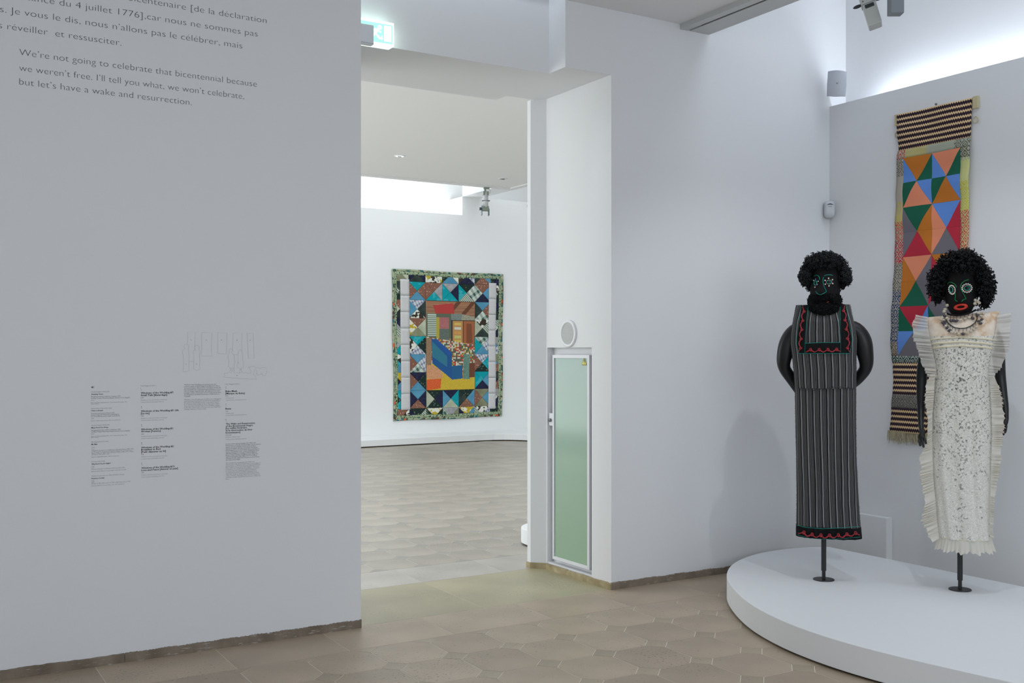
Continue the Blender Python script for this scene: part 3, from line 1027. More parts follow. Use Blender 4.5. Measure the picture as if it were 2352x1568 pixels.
t = wall_thing('artwork_captions', 325, 1100, 'second column of bold captions numbered 1 to 5 for the window paintings', 'wall text')
lines(t, C1, [("Faith Ringgold (1930- )", 1045, 1152, 1322, 'l'), ("1", 1047, 1200, 1054, 'n'), ("Windows of the Wedding #7:", 1045, 1287, 1638, 'h'), ("Small Talk [Bavardage]", 1045, 1328, 1522, 'h'),
              ("1974", 1045, 1370, 1095, 'r'), (AC, 1045, 1408, 1522, 's'), (CO, 1045, 1446, 1460, 's')])
lines(t, C2, [("2", 1049, 38, 1060, 'n'), ("Windows of the Wedding #9: Life", 1048, 125, 1730, 'h'), ("[La vie]", 1048, 166, 1200, 'h'), ("1974", 1050, 208, 1096, 'r'), (AC, 1048, 246, 1524, 's'), (CO, 1050, 284, 1462, 's'),
              ("3", 1051, 366, 1062, 'n'), ("Windows of the Wedding #1:", 1050, 453, 1637, 'h'), ("Woman [Femme]", 1050, 491, 1405, 'h'), ("1974", 1052, 534, 1098, 'r'), (AC, 1050, 572, 1526, 's'), (CO, 1052, 610, 1464, 's'),
              ("4", 1053, 692, 1066, 'n'), ("Windows of the Wedding #2:", 1052, 781, 1645, 'h'), ("Breakfast in Bed", 1052, 819, 1400, 'h'), ("[Petit déjeuner au lit]", 1052, 861, 1497, 'h'), ("1974", 1054, 902, 1100, 'r'), (AC, 1054, 940, 1528, 's'), (CO, 1054, 978, 1466, 's'),
              ("5", 1055, 1060, 1067, 'n'), ("Windows of the Wedding #12:", 1055, 1149, 1662, 'h'), ("Love and Peace [Amour et paix]", 1055, 1189, 1714, 'h'), ("1974", 1056, 1228, 1102, 'r'), (AC, 1056, 1267, 1530, 's'), (CO, 1056, 1306, 1468, 's')])
b = MB()
for reg, x_, y_ in [(C1, 1047, 1221), (C2, 1050, 58), (C2, 1052, 385), (C2, 1055, 711), (C2, 1057, 1078)]:
    b.add([wp(reg, x_, y_, t), wp(reg, x_ + 20, y_, t), wp(reg, x_ + 20, y_ - 4, t), wp(reg, x_, y_ - 4, t)], [(0, 1, 2, 3)])
b.build('number_rule', M_textb, t)

t = wall_thing('introduction_text', 423, 940, 'third column, one short paragraph in dark and one in pale grey print', 'wall text')
fr_ = [("Windows of the Wedding est la dernière série des", 758), ("peintures tanka de Faith Ringgold qui figurent le décor", 822), ("de la performance. Elle peint sur ces longues bandes de", 836),
       ("tissu assemblé des compositions géométriques colorées", 846), ("selon le design congolais kuba, qui s'apparentent à des", 826), ("mandalas actuels et ironiques si l'on en juge par les titres", 848),
       ("qui désignent le quotidien monotone et trivial de la vie", 816), ("conjugale.", 298)]
lines(t, C3, [(s, 178, 1133 + 29.7 * k, e, 'p') for k, (s, e) in enumerate(fr_)])
en_ = [("Windows of the Wedding was the final series of Ringgold's", 845), ("tanka paintings featuring the backdrop for performance.", 832), ("She painted colourful geometric compositions based", 800),
       ("on Congolese Kuba design on these long strips of fabric.", 825), ("They seem like contemporary, ironic mandalas, judging", 815), ("by the titles, which refer to the monotonous, insignificant", 836), ("everyday existence of married life.", 578)]
lines(t, C3, [(s, 178, 1400 + 29.4 * k, e, 'q') for k, (s, e) in enumerate(en_)])

t = wall_thing('artwork_captions', 519, 1100, 'fourth column of captions numbered 6 to 8 ending in two long paragraphs', 'wall text')
lines(t, C3, [("Faith Ringgold (1930- )", 925, 1122, 1182, 'l'), ("6", 926, 1173, 938, 'n'), ("Buba Mask", 925, 1255, 1138, 'h'), ("[Masque de Buba]", 925, 1296, 1270, 'h'), ("1973", 925, 1336, 970, 'r'),
              ("Technique mixte", 925, 1370, 1078, 's'), (CO, 925, 1408, 1308, 's'), ("7", 926, 1485, 938, 'n')])
lines(t, C4, [("Bena", 925, 80, 1026, 'h'), ("1973", 926, 122, 970, 'r'), ("Technique mixte", 926, 156, 1078, 's'), (CO, 926, 191, 1308, 's'), ("8", 926, 272, 938, 'n'),
              ("The Wake and Resurrection", 930, 354, 1457, 'h'), ("of the Bicentennial Negro", 927, 394, 1420, 'h'), ("[La veillée funéraire", 928, 432, 1312, 'h'), ("et la résurrection du Noir", 927, 472, 1410, 'h'), ("bicentenaire]", 928, 512, 1190, 'h'),
              ("1975-1989", 928, 552, 1030, 'r'), ("Installation, technique mixte", 928, 586, 1188, 's'), (CO, 928, 626, 1308, 's')])
p1_ = [("La piste sonore qui accompagne The Wake and", 1465), ("Resurrection of the Bicentennial Negro associe hymnes", 1560), ("gospel, discours politique et morceaux de blues", 1470), ("issus de la culture africaine-américaine choisis par", 1505),
       ("Faith Ringgold. Le son suit l'action de la performance,", 1535), ("conçue en plusieurs actes : tandis qu'Amazing Grace", 1528), ("d'Aretha Franklin accompagne le deuil de Buba et", 1490), ("Bena, « I Have a Dream » de Martin Luther King vient", 1510),
       ("consoler leur famille. Enfin, Mary, Don't You Weep,", 1493), ("d'Aretha Franklin également, annonce la résurrection", 1535), ("des deux personnages.", 1193)]
lines(t, C4, [(s, 929, 709 + 28.9 * k, e, 'p') for k, (s, e) in enumerate(p1_)])
p2_ = [("The soundtrack accompanying The Wake and", 1442), ("Resurrection of the Bicentennial Negro is an amalgam of", 1560), ("gospel hymns, political speeches and African-American", 1550), ("blues numbers selected by Faith Ringgold. The sound", 1525),
       ("is integral to the multimedia performance, conceived", 1525), ("in several acts: the mourning of Buba and Bena is", 1480), ("accompanied by Aretha Franklin's Amazing Grace,", 1490), ("while their family is comforted by Martin Luther King's", 1530),
       ("\"I Have a Dream\". And finally, Mary, Don't You Weep, also", 1545), ("by Aretha Franklin, heralds the resurrection of Buba and", 1555), ("Bena.", 990)]
lines(t, C4, [(s, 931, 1054 + 28.9 * k, e, 'q') for k, (s, e) in enumerate(p2_)])
b = MB()
for reg, x_, y_ in [(C3, 927, 1192), (C3, 927, 1507), (C4, 928, 292)]:
    b.add([wp(reg, x_, y_, t), wp(reg, x_ + 17, y_, t), wp(reg, x_ + 17, y_ - 4, t), wp(reg, x_, y_ - 4, t)], [(0, 1, 2, 3)])
b.build('number_rule', M_textb, t)

# numbered outline diagram
t = wall_thing('outline_diagram', 520, 868, 'thin line diagram of numbered hangings and figures above the right caption columns', 'diagram')
PL = [
    [(240, 395), (248, 175), (380, 175), (368, 500)], [(268, 700), (352, 708)],
    [(495, 183), (680, 188), (670, 500), (682, 606), (490, 606), (497, 500), (495, 183)],
    [(785, 185), (952, 190), (942, 570), (925, 562), (900, 572), (870, 562), (840, 570), (810, 560), (785, 560), (785, 185)],
    [(1050, 510), (1062, 192), (1220, 198), (1216, 515)], [(1075, 578), (1110, 580), (1150, 586)],
    [(1312, 195), (1424, 197), (1432, 450), (1440, 646), (1338, 652), (1312, 195)],
    [(175, 435), (185, 402), (220, 395), (256, 405), (268, 440), (250, 480), (258, 500), (262, 540), (272, 600), (268, 680), (266, 800), (272, 868), (225, 888), (165, 888), (158, 880), (168, 780), (165, 620), (148, 525), (165, 495), (195, 480), (190, 460), (175, 440), (175, 435)],
    [(370, 460), (372, 430), (400, 410), (440, 422), (452, 460), (440, 492), (462, 505), (468, 545), (455, 590), (465, 670), (460, 780), (465, 845), (400, 866), (352, 835), (348, 760), (355, 690), (350, 600), (342, 525), (352, 510), (385, 505), (372, 480), (370, 460)],
    [(985, 520), (990, 490), (1015, 470), (1045, 485), (1052, 520), (1035, 545), (1075, 580), (1085, 670), (1098, 720), (1085, 740), (1075, 905), (1150, 912), (1200, 912)],
    [(1000, 545), (985, 520)], [(1000, 545), (972, 580), (970, 640), (985, 690), (980, 800), (1005, 812), (1015, 860), (985, 905), (940, 915), (905, 920), (900, 935), (920, 950), (898, 985), (1000, 995), (1200, 1012), (1480, 1024), (1455, 960), (1425, 935), (1440, 900), (1445, 860), (1470, 848), (1485, 880), (1495, 945)],
    [(1005, 910), (1040, 895), (1062, 850), (1062, 812), (1030, 812), (1028, 870)],
    [(1152, 590), (1155, 520), (1185, 492), (1215, 505), (1232, 580), (1235, 680), (1245, 740), (1243, 815), (1208, 818), (1212, 870), (1225, 908), (1290, 905), (1330, 918), (1385, 908), (1380, 870), (1335, 800), (1345, 795), (1372, 820), (1370, 800), (1400, 788), (1465, 798), (1460, 828), (1500, 815), (1520, 812), (1550, 828), (1590, 812), (1640, 812), (1672, 840), (1665, 870), (1675, 890), (1655, 920), (1645, 962), (1600, 962), (1585, 935), (1580, 900), (1580, 935), (1530, 940), (1505, 950), (1485, 900)],
    [(1152, 590), (1145, 700), (1150, 740), (1132, 780), (1140, 815), (1165, 818), (1185, 860), (1172, 905), (1215, 905), (1200, 850), (1190, 820)], [(1155, 710), (1158, 750)],
]
b = MB()
for pl in PL:
    b.tube([wp(C3, q[0], q[1], t) for q in pl], 0.00032, 3)
b.build('outline', mat('pale_grey_vinyl', S(128, 134, 140), 0.7), t)
for s, x_, y_ in [('1', 308, 325), ('2', 580, 328), ('3', 851, 328), ('4', 1132, 330), ('5', 1370, 330), ('6', 213, 760), ('7', 402, 760), ('8', 1134, 965)]:
    wall_line(s, C3[0] + (x_ - 7) / 7.84, C3[1] + y_ / 7.84, C3[0] + (x_ + 7) / 7.84, 0.0072, M_textb, t, 0.02, 1, name='number')

# ------------------------------------------------------------------ wall hanging of painted triangles
TB = XB - 0.014
troot = empty('wall_hanging', (XB, 4.45, 0.9))
tag(troot, 'tall narrow cloth hanging of bright painted triangles between striped woven bands', 'tapestry')
TO = Vector(troot.location)


def interp(tab, z):
    if z >= tab[0][0]: return tab[0][1]
    for (za, va), (zb, vb) in zip(tab[:-1], tab[1:]):
        if za >= z >= zb:
            return va + (vb - va) * (za - z) / (za - zb)
    return tab[-1][1]


def edge(pts):
    return [(q[2], q[1]) for q in (on_x(p[0], p[1], TB) for p in pts)]


TL_out = edge([(2062, 262), (2064, 345), (2060, 352), (2059, 400), (2057, 520), (2053, 640), (2050, 740), (2047, 800), (2048, 828), (2051, 835), (2052, 870), (2050, 905), (2048, 935), (2046, 970), (2045, 990)])
TR_out = edge([(2232, 222), (2229, 312), (2229, 345), (2227, 480), (2222, 600)]) + [(0.8, 4.165)]
TL_in = edge([(2076, 364), (2075, 477), (2074, 588), (2069, 703), (2063, 817)])
TR_in = edge([(2209, 342), (2208, 463), (2205, 575)]) + [(0.8, 4.232)]
TM_in = edge([(2140.7, 352), (2141, 411), (2142, 470), (2141, 588), (2135, 703)]) + [(0.8, 4.475)]


def wave(y, z):
    return 0.006 * math.sin(9 * z + 3 * y) + 0.006 * math.sin(17 * y - 4 * z) + 0.004 * math.sin(31 * z)


def TP(u, z, la, ra, lift=0.0, mid=None):
    yl, yr = interp(la, z), interp(ra, z)
    if mid is None:
        y = yl + (yr - yl) * u
    else:
        ym = interp(mid, z)
        y = yl + (ym - yl) * 2 * u if u < 0.5 else ym + (yr - ym) * (2 * u - 1)
    return (TB - TO.x - 0.003 + min(0.005, wave(y, z)) - lift, y - TO.y, z - TO.z)


def tz(px, py): return on_x(px, py, TB)[2]


zt0, zt1 = tz(2062, 262) - 0.005, tz(2063, 347)
zi0, zi8 = tz(2076, 364), tz(2063, 817)
zb0 = tz(2050, 832)


def woven(nt, tc):
    sp_ = nt.nodes.new('ShaderNodeSeparateXYZ'); nt.links.new(tc.outputs['Object'], sp_.inputs[0])
    zz = mth(nt, 'PINGPONG', mth(nt, 'MULTIPLY', sp_.outputs[1], 1 / 0.0165), 0.5)
    q = mth(nt, 'ADD', mth(nt, 'MULTIPLY', sp_.outputs[2], 1 / 0.0352), mth(nt, 'MULTIPLY', zz, 0.55))
    fr_ = mth(nt, 'FRACT', q)
    return ramp(nt, fr_, [(0.0, S(50, 34, 44)), (0.60, S(226, 196, 152)), (0.99, S(50, 34, 44))])


M_woven = node_mat('woven_zigzag', woven, 0.9)


def motif(name, stops_g, stops_m, z0_, z1_, axis=2):
    """diamond motif whose ground and motif colours change along the strip"""
    def f(nt, tc):
        sp_ = nt.nodes.new('ShaderNodeSeparateXYZ'); nt.links.new(tc.outputs['Object'], sp_.inputs[0])
        a = mth(nt, 'PINGPONG', mth(nt, 'MULTIPLY', sp_.outputs[1], 1 / 0.050), 0.5)
        b_ = mth(nt, 'PINGPONG', mth(nt, 'MULTIPLY', sp_.outputs[2], 1 / 0.060), 0.5)
        d = mth(nt, 'ADD', a, b_)
        n = tex(nt, tc, 'ShaderNodeTexNoise', 70.0, Detail=2.0)
        d2 = mth(nt, 'ADD', d, mth(nt, 'MULTIPLY', n.outputs['Fac'], 0.42))
        k = ramp(nt, mth(nt, 'FRACT', mth(nt, 'MULTIPLY', d2, 3.0)), [(0.0, (0, 0, 0, 1)), (0.42, (0, 0, 0, 1)), (0.5, (1, 1, 1, 1)), (0.9, (1, 1, 1, 1))], 'LINEAR')
        pos = mth(nt, 'DIVIDE', mth(nt, 'SUBTRACT', z1_, sp_.outputs[axis]), z1_ - z0_)
        return mixc(nt, k, ramp(nt, pos, stops_g), ramp(nt, pos, stops_m))
    return node_mat(name, f, 0.9)


grd, sage, straw, lime = S(178, 170, 156), S(170, 176, 158), S(196, 192, 128), S(204, 206, 140)
gr_m, dk, yl, og, rd, nv, bn = S(112, 108, 98), S(96, 92, 70), S(196, 178, 92), S(196, 92, 66), S(184, 48, 62), S(40, 66, 104), S(104, 84, 76)
zL0, zL1 = zb0 - TO.z, zt1 - TO.z
M_bl = motif('motif_left', [(0.0, grd), (0.3, S(186, 176, 136)), (0.36, grd), (0.5, grd)], [(0.0, rd), (0.02, gr_m), (0.12, grd), (0.24, yl), (0.335, og), (0.42, rd), (0.53, gr_m), (0.66, nv), (0.9, bn)], zL0, zL1)
M_br = motif('motif_right', [(0.0, sage), (0.10, lime), (0.33, S(208, 200, 150))], [(0.0, dk), (0.085, lime), (0.19, S(198, 190, 80)), (0.32, og), (0.5, rd), (0.7, nv)], zL0, zL1)
yA, yB = 4.75 - TO.y, 4.15 - TO.y
M_bt = motif('motif_top', [(0.0, S(188, 178, 160)), (0.17, S(186, 182, 140)), (0.45, sage)], [(0.0, S(190, 98, 80)), (0.15, S(196, 180, 110)), (0.42, sage), (0.78, gr_m)], yB, yA, 1)
M_bb = motif('motif_bottom', [(0.0, S(182, 186, 172)), (1.0, S(182, 186, 172))], [(0.0, S(30, 62, 66)), (1.0, S(30, 62, 66))], yB, yA, 1)
M_bg = motif('motif_grey', [(0.0, S(140, 138, 132)), (1.0, S(150, 150, 146))], [(0.0, S(96, 90, 84)), (0.45, S(150, 150, 146))], yB, yA, 1)


def tband(name, za, zb_, la, ra, ua, ub, m, lift=0.0, nz=20, ny=14):
    rows = []
    for i in range(nz + 1):
        z = za + (zb_ - za) * i / nz
        rows.append([TP(ua + (ub - ua) * k / ny, z, la, ra, lift) for k in range(ny + 1)])
    return MB().grid(rows).build(name, m, troot, smooth=True, solid=0.004)


tband('woven_band', zt0, zt1, TL_out, TR_out, 0, 1, M_woven, 0.0, 20)
zg0, zg1 = tz(2050, 905), tz(2049, 935)
zf = tz(2045, 991)
tband('woven_band', zb0, zg0, TL_out, TR_out, 0, 1, M_woven)
tband('grey_band', zg0, zg1, TL_out, TR_out, 0, 1, M_bg, 0, 6)
tband('woven_band', zg1, zf, TL_out, TR_out, 0, 1, M_woven, 0, 8)
tband('top_border', zt1, zi0, TL_out, TR_out, 0, 1, M_bt, 0.0, 4, 24)
tband('bottom_border', zi8, zb0, TL_out, TR_out, 0, 1, M_bb, 0.0, 3, 24)
for nm, A, B, m in (('left_border', TL_out, TL_in, M_bl), ('right_border', TR_in, TR_out, M_br)):
    tband(nm, zi0, zi8, A, B, 0, 1, m, 0.0, 50, 3)
tband('backing_cloth', zi0, zi8, TL_in, TR_in, 0, 1, mat('backing', S(90, 84, 88), 0.9), -0.004, 50, 12)
PC = {'o': S(200, 118, 34), 's': S(238, 146, 110), 'b': S(98, 146, 222), 'g': S(0, 96, 70), 'r': S(190, 38, 62), 'y': S(116, 112, 120)}
PM = {k: mat('painted_canvas_' + n_, PC[k], 0.85, var=0.06, vscale=4) for k, n_ in dict(o='orange', s='salmon', b='blue', g='green', r='crimson', y='grey').items()}
TRI = [(0, 'd', 'os', 'bg', 'bg'), (1, 'u', 'so', 'gb', 'gb'), (2, 'd', 'gb', 'yo', 'sr'), (3, 'u', 'ry', 'yo', 'sr'),
       (4, 'd', 'so', 'oy', 'ry'), (5, 'u', 'gy', 'oy', 'rb'), (6, 'd', 'ry', 'gb', 'gb'), (7, 'u', 'yr', 'bg', 'og')]
for (r, kind, mains, sl, sr) in TRI:
    for c_ in range(2):
        za = zi0 + (zi8 - zi0) * r / 8; zb_ = zi0 + (zi8 - zi0) * (r + 1) / 8
        u0_, u1_, um = c_ / 2, (c_ + 1) / 2, c_ / 2 + 0.25
        side = sl if c_ == 0 else sr
        if kind == 'd':
            polys = [([(u0_, za), (um, zb_), (u1_, za)], mains[c_]), ([(u0_, za), (u0_, zb_), (um, zb_)], side[0]), ([(u1_, za), (um, zb_), (u1_, zb_)], side[1])]
        else:
            polys = [([(um, za), (u0_, zb_), (u1_, zb_)], mains[c_]), ([(u0_, za), (u0_, zb_), (um, za)], side[0]), ([(um, za), (u1_, zb_), (u1_, za)], side[1])]
        for tri_, k in polys:
            # subdivide the triangle so it follows the folds of the cloth
            N = 6
            A, B, C_ = tri_
            cu, cz = sum(p[0] for p in tri_) / 3, sum(p[1] for p in tri_) / 3
            A, B, C_ = [(cu + (p[0] - cu) * 0.994, cz + (p[1] - cz) * 0.994) for p in (A, B, C_)]
            idx = {}; v = []; f = []
            for i in range(N + 1):
                for j in range(N + 1 - i):
                    a_, b_ = i / N, j / N
                    uu = A[0] + (B[0] - A[0]) * a_ + (C_[0] - A[0]) * b_
                    zz = A[1] + (B[1] - A[1]) * a_ + (C_[1] - A[1]) * b_
                    idx[i, j] = len(v); v.append(TP(uu, zz, TL_in, TR_in, 0.0025, TM_in))
            for i in range(N):
                for j in range(N - i):
                    f.append((idx[i, j], idx[i + 1, j], idx[i, j + 1]))
                    if j < N - i - 1:
                        f.append((idx[i + 1, j], idx[i + 1, j + 1], idx[i, j + 1]))
            bb = MB(); bb.add(v, f)
            bb.build('painted_triangle', PM[k], troot, smooth=True)
# fringe
rs = random.Random(9)
b = MB()
yl_, yr_ = interp(TL_out, zf) + 0.012, interp(TR_out, zf)
for k in range(150):
    y = yl_ + (yr_ - yl_) * k / 149 - TO.y
    x_ = TB - TO.x - 0.004 - rs.random() * 0.008
    L = 0.052 + rs.random() * 0.03
    b.tube([(x_, y, zf - TO.z + 0.01), (x_ + rs.uniform(-.004, .004), y + rs.uniform(-.006, .006), zf - TO.z - L * 0.5), (x_ + rs.uniform(-.006, .006), y + rs.uniform(-.012, .012), zf - TO.z - L)], [0.0034, 0.003, 0.0016], 4)
o = b.build('fringe', mat('fringe_yarn', S(178, 168, 138), 0.9, var=0.35, vscale=50), troot)
o['kind'] = 'stuff'
# wooden hanging bar: one lath behind the cloth, its ends wrapped in strips
pa, pb = on_x(2055, 275, XB - 0.02), on_x(2245, 236, XB - 0.02)
zc_ = (zt0 - 0.035) - TO.z
MB().box(-0.009, -0.002, pa[1] - TO.y, pb[1] - TO.y, zc_ - 0.036, zc_ + 0.036).build('hanging_bar', mat('pale_wood', S(196, 182, 146), 0.7, var=0.15, vscale=30), troot, bevel=0.002)
for y_, dz in ((pa[1] - 0.016, -0.10), (pb[1] + 0.016, -0.11)):
    MB().box(-0.022, -0.001, y_ - TO.y - 0.017, y_ - TO.y + 0.017, zc_ - 0.038, zc_ + 0.038).build('bar_wrapping', mat('canvas_tape', S(200, 188, 150), 0.85, bump=0.5, bscale=120), troot, bevel=0.002)
    b = MB().tube([(-0.014, y_ - TO.y + 0.017 * math.cos(a), zc_ + dz + 0.02 * math.sin(a)) for a in [2 * math.pi * k / 12 for k in range(12)]], 0.004, 6, closed=True)
    b.build('cord_loop', MATS['canvas_tape'], troot, smooth=True)
b = MB().ball((-0.004, (pa[1] + pb[1]) / 2 - TO.y, zt0 - TO.z + 0.015), 0.007)
b.build('wall_hook', MATS['steel'], troot)

# ------------------------------------------------------------------ patchwork quilt in the far room
Yq = YF - 0.012
Qc = [on_y(900, 617.4, Yq), on_y(1154.6, 630.5, Yq), on_y(904.4, 966.8, Yq), on_y(1152.5, 955.8, Yq)]
qroot = empty('patchwork_quilt', (8.4, YF, 0.36))
tag(qroot, 'large patchwork quilt of teal, brown and patterned triangles around a picture panel', 'quilt')
QO = Vector(qroot.location)


def QP(u, v, lift=0.0):
    a = Vector(Qc[0]).lerp(Vector(Qc[1]), u)
    b_ = Vector(Qc[2]).lerp(Vector(Qc[3]), u)
    p = a.lerp(b_, v)
    sag = 0.010 * math.sin(2 * math.pi * u * 1.5 + 1) * v + 0.006 * math.sin(9 * v + 4 * u)
    # gently wavy outer edges
    return (p.x - QO.x + 0.006 * math.sin(11 * v) * (2 * abs(u - 0.5)) ** 3, Yq - QO.y - 0.008 + sag * 0.5 - lift, p.z - QO.z + 0.006 * math.sin(9 * u) * (2 * abs(v - 0.5)) ** 3)


def qgrid(u0, u1, v0, v1, nu, nv, lift=0.0):
    return [[QP(u0 + (u1 - u0) * k / nu, v0 + (v1 - v0) * i / nv, lift) for k in range(nu + 1)] for i in range(nv + 1)]


def fabric(name, a, b_, kind, sc1=30.0, rot=0.0):
    def f(nt, tc):
        mp = nt.nodes.new('ShaderNodeMapping'); mp.inputs['Rotation'].default_value = (0, rot, 0)
        nt.links.new(tc.outputs['Object'], mp.inputs['Vector'])
        sp_ = nt.nodes.new('ShaderNodeSeparateXYZ'); nt.links.new(mp.outputs[0], sp_.inputs[0])
        if kind == 'stripe':
            k = mth(nt, 'FRACT', mth(nt, 'MULTIPLY', sp_.outputs[0], sc1))
            return ramp(nt, k, [(0, a), (0.5, b_)])
        if kind == 'plaid':
            k1 = mth(nt, 'GREATER_THAN', mth(nt, 'FRACT', mth(nt, 'MULTIPLY', sp_.outputs[0], sc1)), 0.55)
            k2 = mth(nt, 'GREATER_THAN', mth(nt, 'FRACT', mth(nt, 'MULTIPLY', sp_.outputs[2], sc1 * 0.6)), 0.65)
            return mixc(nt, mth(nt, 'MULTIPLY', mth(nt, 'ADD', k1, k2), 0.5), a, b_)
        if kind == 'dots':
            v = nt.nodes.new('ShaderNodeTexVoronoi'); v.inputs['Scale'].default_value = sc1
            nt.links.new(tc.outputs['Object'], v.inputs['Vector'])
            return ramp(nt, v.outputs['Distance'], [(0, b_), (0.24, a)])
        n = nt.nodes.new('ShaderNodeTexNoise'); n.inputs['Scale'].default_value = sc1; n.inputs['Detail'].default_value = 2
        nt.links.new(tc.outputs['Object'], n.inputs['Vector'])
        return ramp(nt, n.outputs['Fac'], [(0, a), (0.5 if kind == 'flower' else 0.58, b_)] if kind != 'soft' else [(0.35, a), (0.7, b_)], 'CONSTANT' if kind != 'soft' else 'LINEAR')
    return node_mat(name, f, 0.9)


FB = {
    'br': fabric('fabric_brown_dots', S(132, 92, 76), S(190, 150, 128), 'dots', 26),
    'gy': fabric('fabric_grey', S(148, 148, 150), S(170, 170, 172), 'soft', 20),
    'nv': fabric('fabric_navy', S(22, 24, 48), S(44, 46, 78), 'soft', 30),
    'te': fabric('fabric_turquoise', S(0, 152, 162), S(60, 168, 178), 'spot', 9),
    'bl': fabric('fabric_steel_blue', S(76, 136, 168), S(92, 152, 182), 'soft', 6),
    'gn': fabric('fabric_dark_green_dots', S(30, 46, 42), S(110, 130, 112), 'dots', 24),
    'dg': fabric('fabric_charcoal_green', S(34, 46, 44), S(60, 72, 68), 'soft', 8),
    'st': fabric('fabric_green_stripe', S(206, 214, 202), S(96, 112, 96), 'stripe', 34, 0.8),
    'pl': fabric('fabric_plaid', S(200, 210, 200), S(60, 96, 86), 'plaid', 11, 0.6),
    'ol': fabric('fabric_olive', S(112, 114, 88), S(146, 150, 122), 'soft', 5),
    'fl': fabric('fabric_white_flowers', S(58, 50, 40), S(222, 224, 214), 'flower', 13),
    'yf': fabric('fabric_yellow_flowers', S(192, 166, 50), S(222, 224, 210), 'flower', 14),
    'lv': fabric('fabric_lavender_check', S(206, 210, 214), S(110, 116, 150), 'plaid', 20, 0.5),
    'sg': fabric('fabric_sage_check', S(164, 172, 148), S(190, 196, 176), 'soft', 6),
}
keys = list(FB)
# backing and printed edge binding
MB().grid(qgrid(0, 1, 0, 1, 24, 30, -0.004)).build('backing', mat('quilt_backing', S(120, 124, 108), 0.9), qroot, smooth=True, solid=0.008)


def bind(nt, tc):
    v = tex(nt, tc, 'ShaderNodeTexVoronoi', 22.0)
    sp_ = nt.nodes.new('ShaderNodeSeparateColor'); nt.links.new(v.outputs['Color'], sp_.inputs[0])
    return ramp(nt, sp_.outputs[0], [(0, S(156, 170, 140)), (0.3, S(60, 92, 82)), (0.45, S(120, 140, 110)), (0.62, S(178, 176, 150)), (0.78, S(92, 70, 56)), (0.88, S(36, 110, 112)), (0.95, S(214, 96, 62))])


def bind2(nt, tc):
    v = tex(nt, tc, 'ShaderNodeTexNoise', 40.0, Detail=1.0)
    return ramp(nt, v.outputs['Fac'], [(0, S(30, 44, 38)), (0.42, S(168, 184, 150)), (0.58, S(120, 146, 118))])


M_bind = node_mat('binding_print', bind, 0.9)
M_bind2 = node_mat('inner_binding', bind2, 0.9)
for (u0, u1, v0, v1) in [(0, 1, 0, 0.014), (0, 1, 0.986, 1), (0, 0.018, 0.014, 0.986), (0.982, 1, 0.014, 0.986)]:
    MB().grid(qgrid(u0, u1, v0, v1, max(2, int(20 * (u1 - u0))), max(2, int(24 * (v1 - v0))), 0.004)).build('edge_binding', M_bind, qroot, smooth=True, solid=0.006)
for (u0, u1, v0, v1) in [(0.018, 0.982, 0.014, 0.036), (0.018, 0.982, 0.966, 0.986), (0.018, 0.036, 0.036, 0.966), (0.958, 0.982, 0.036, 0.966)]:
    MB().grid(qgrid(u0, u1, v0, v1, max(2, int(20 * (u1 - u0))), max(2, int(24 * (v1 - v0))), 0.003)).build('inner_border', M_bind2, qroot, smooth=True, solid=0.004)


def clip_poly(poly, x0, x1, y0, y1):
    def cl(P, inside, inter):
        out = []
        for i in range(len(P)):
            a, b_ = P[i - 1], P[i]
            if inside(b_):
                if not inside(a): out.append(inter(a, b_))
                out.append(b_)
            elif inside(a):
                out.append(inter(a, b_))
        return out

    def ix(c):
        return lambda a, b_: (c, a[1] + (b_[1] - a[1]) * (c - a[0]) / (b_[0] - a[0]))

    def iy(c):
        return lambda a, b_: (a[0] + (b_[0] - a[0]) * (c - a[1]) / (b_[1] - a[1]), c)
    P = poly
    for ins, it in [(lambda p: p[0] >= x0, ix(x0)), (lambda p: p[0] <= x1, ix(x1)), (lambda p: p[1] >= y0, iy(y0)), (lambda p: p[1] <= y1, iy(y1))]:
        if P: P = cl(P, ins, it)
    return P


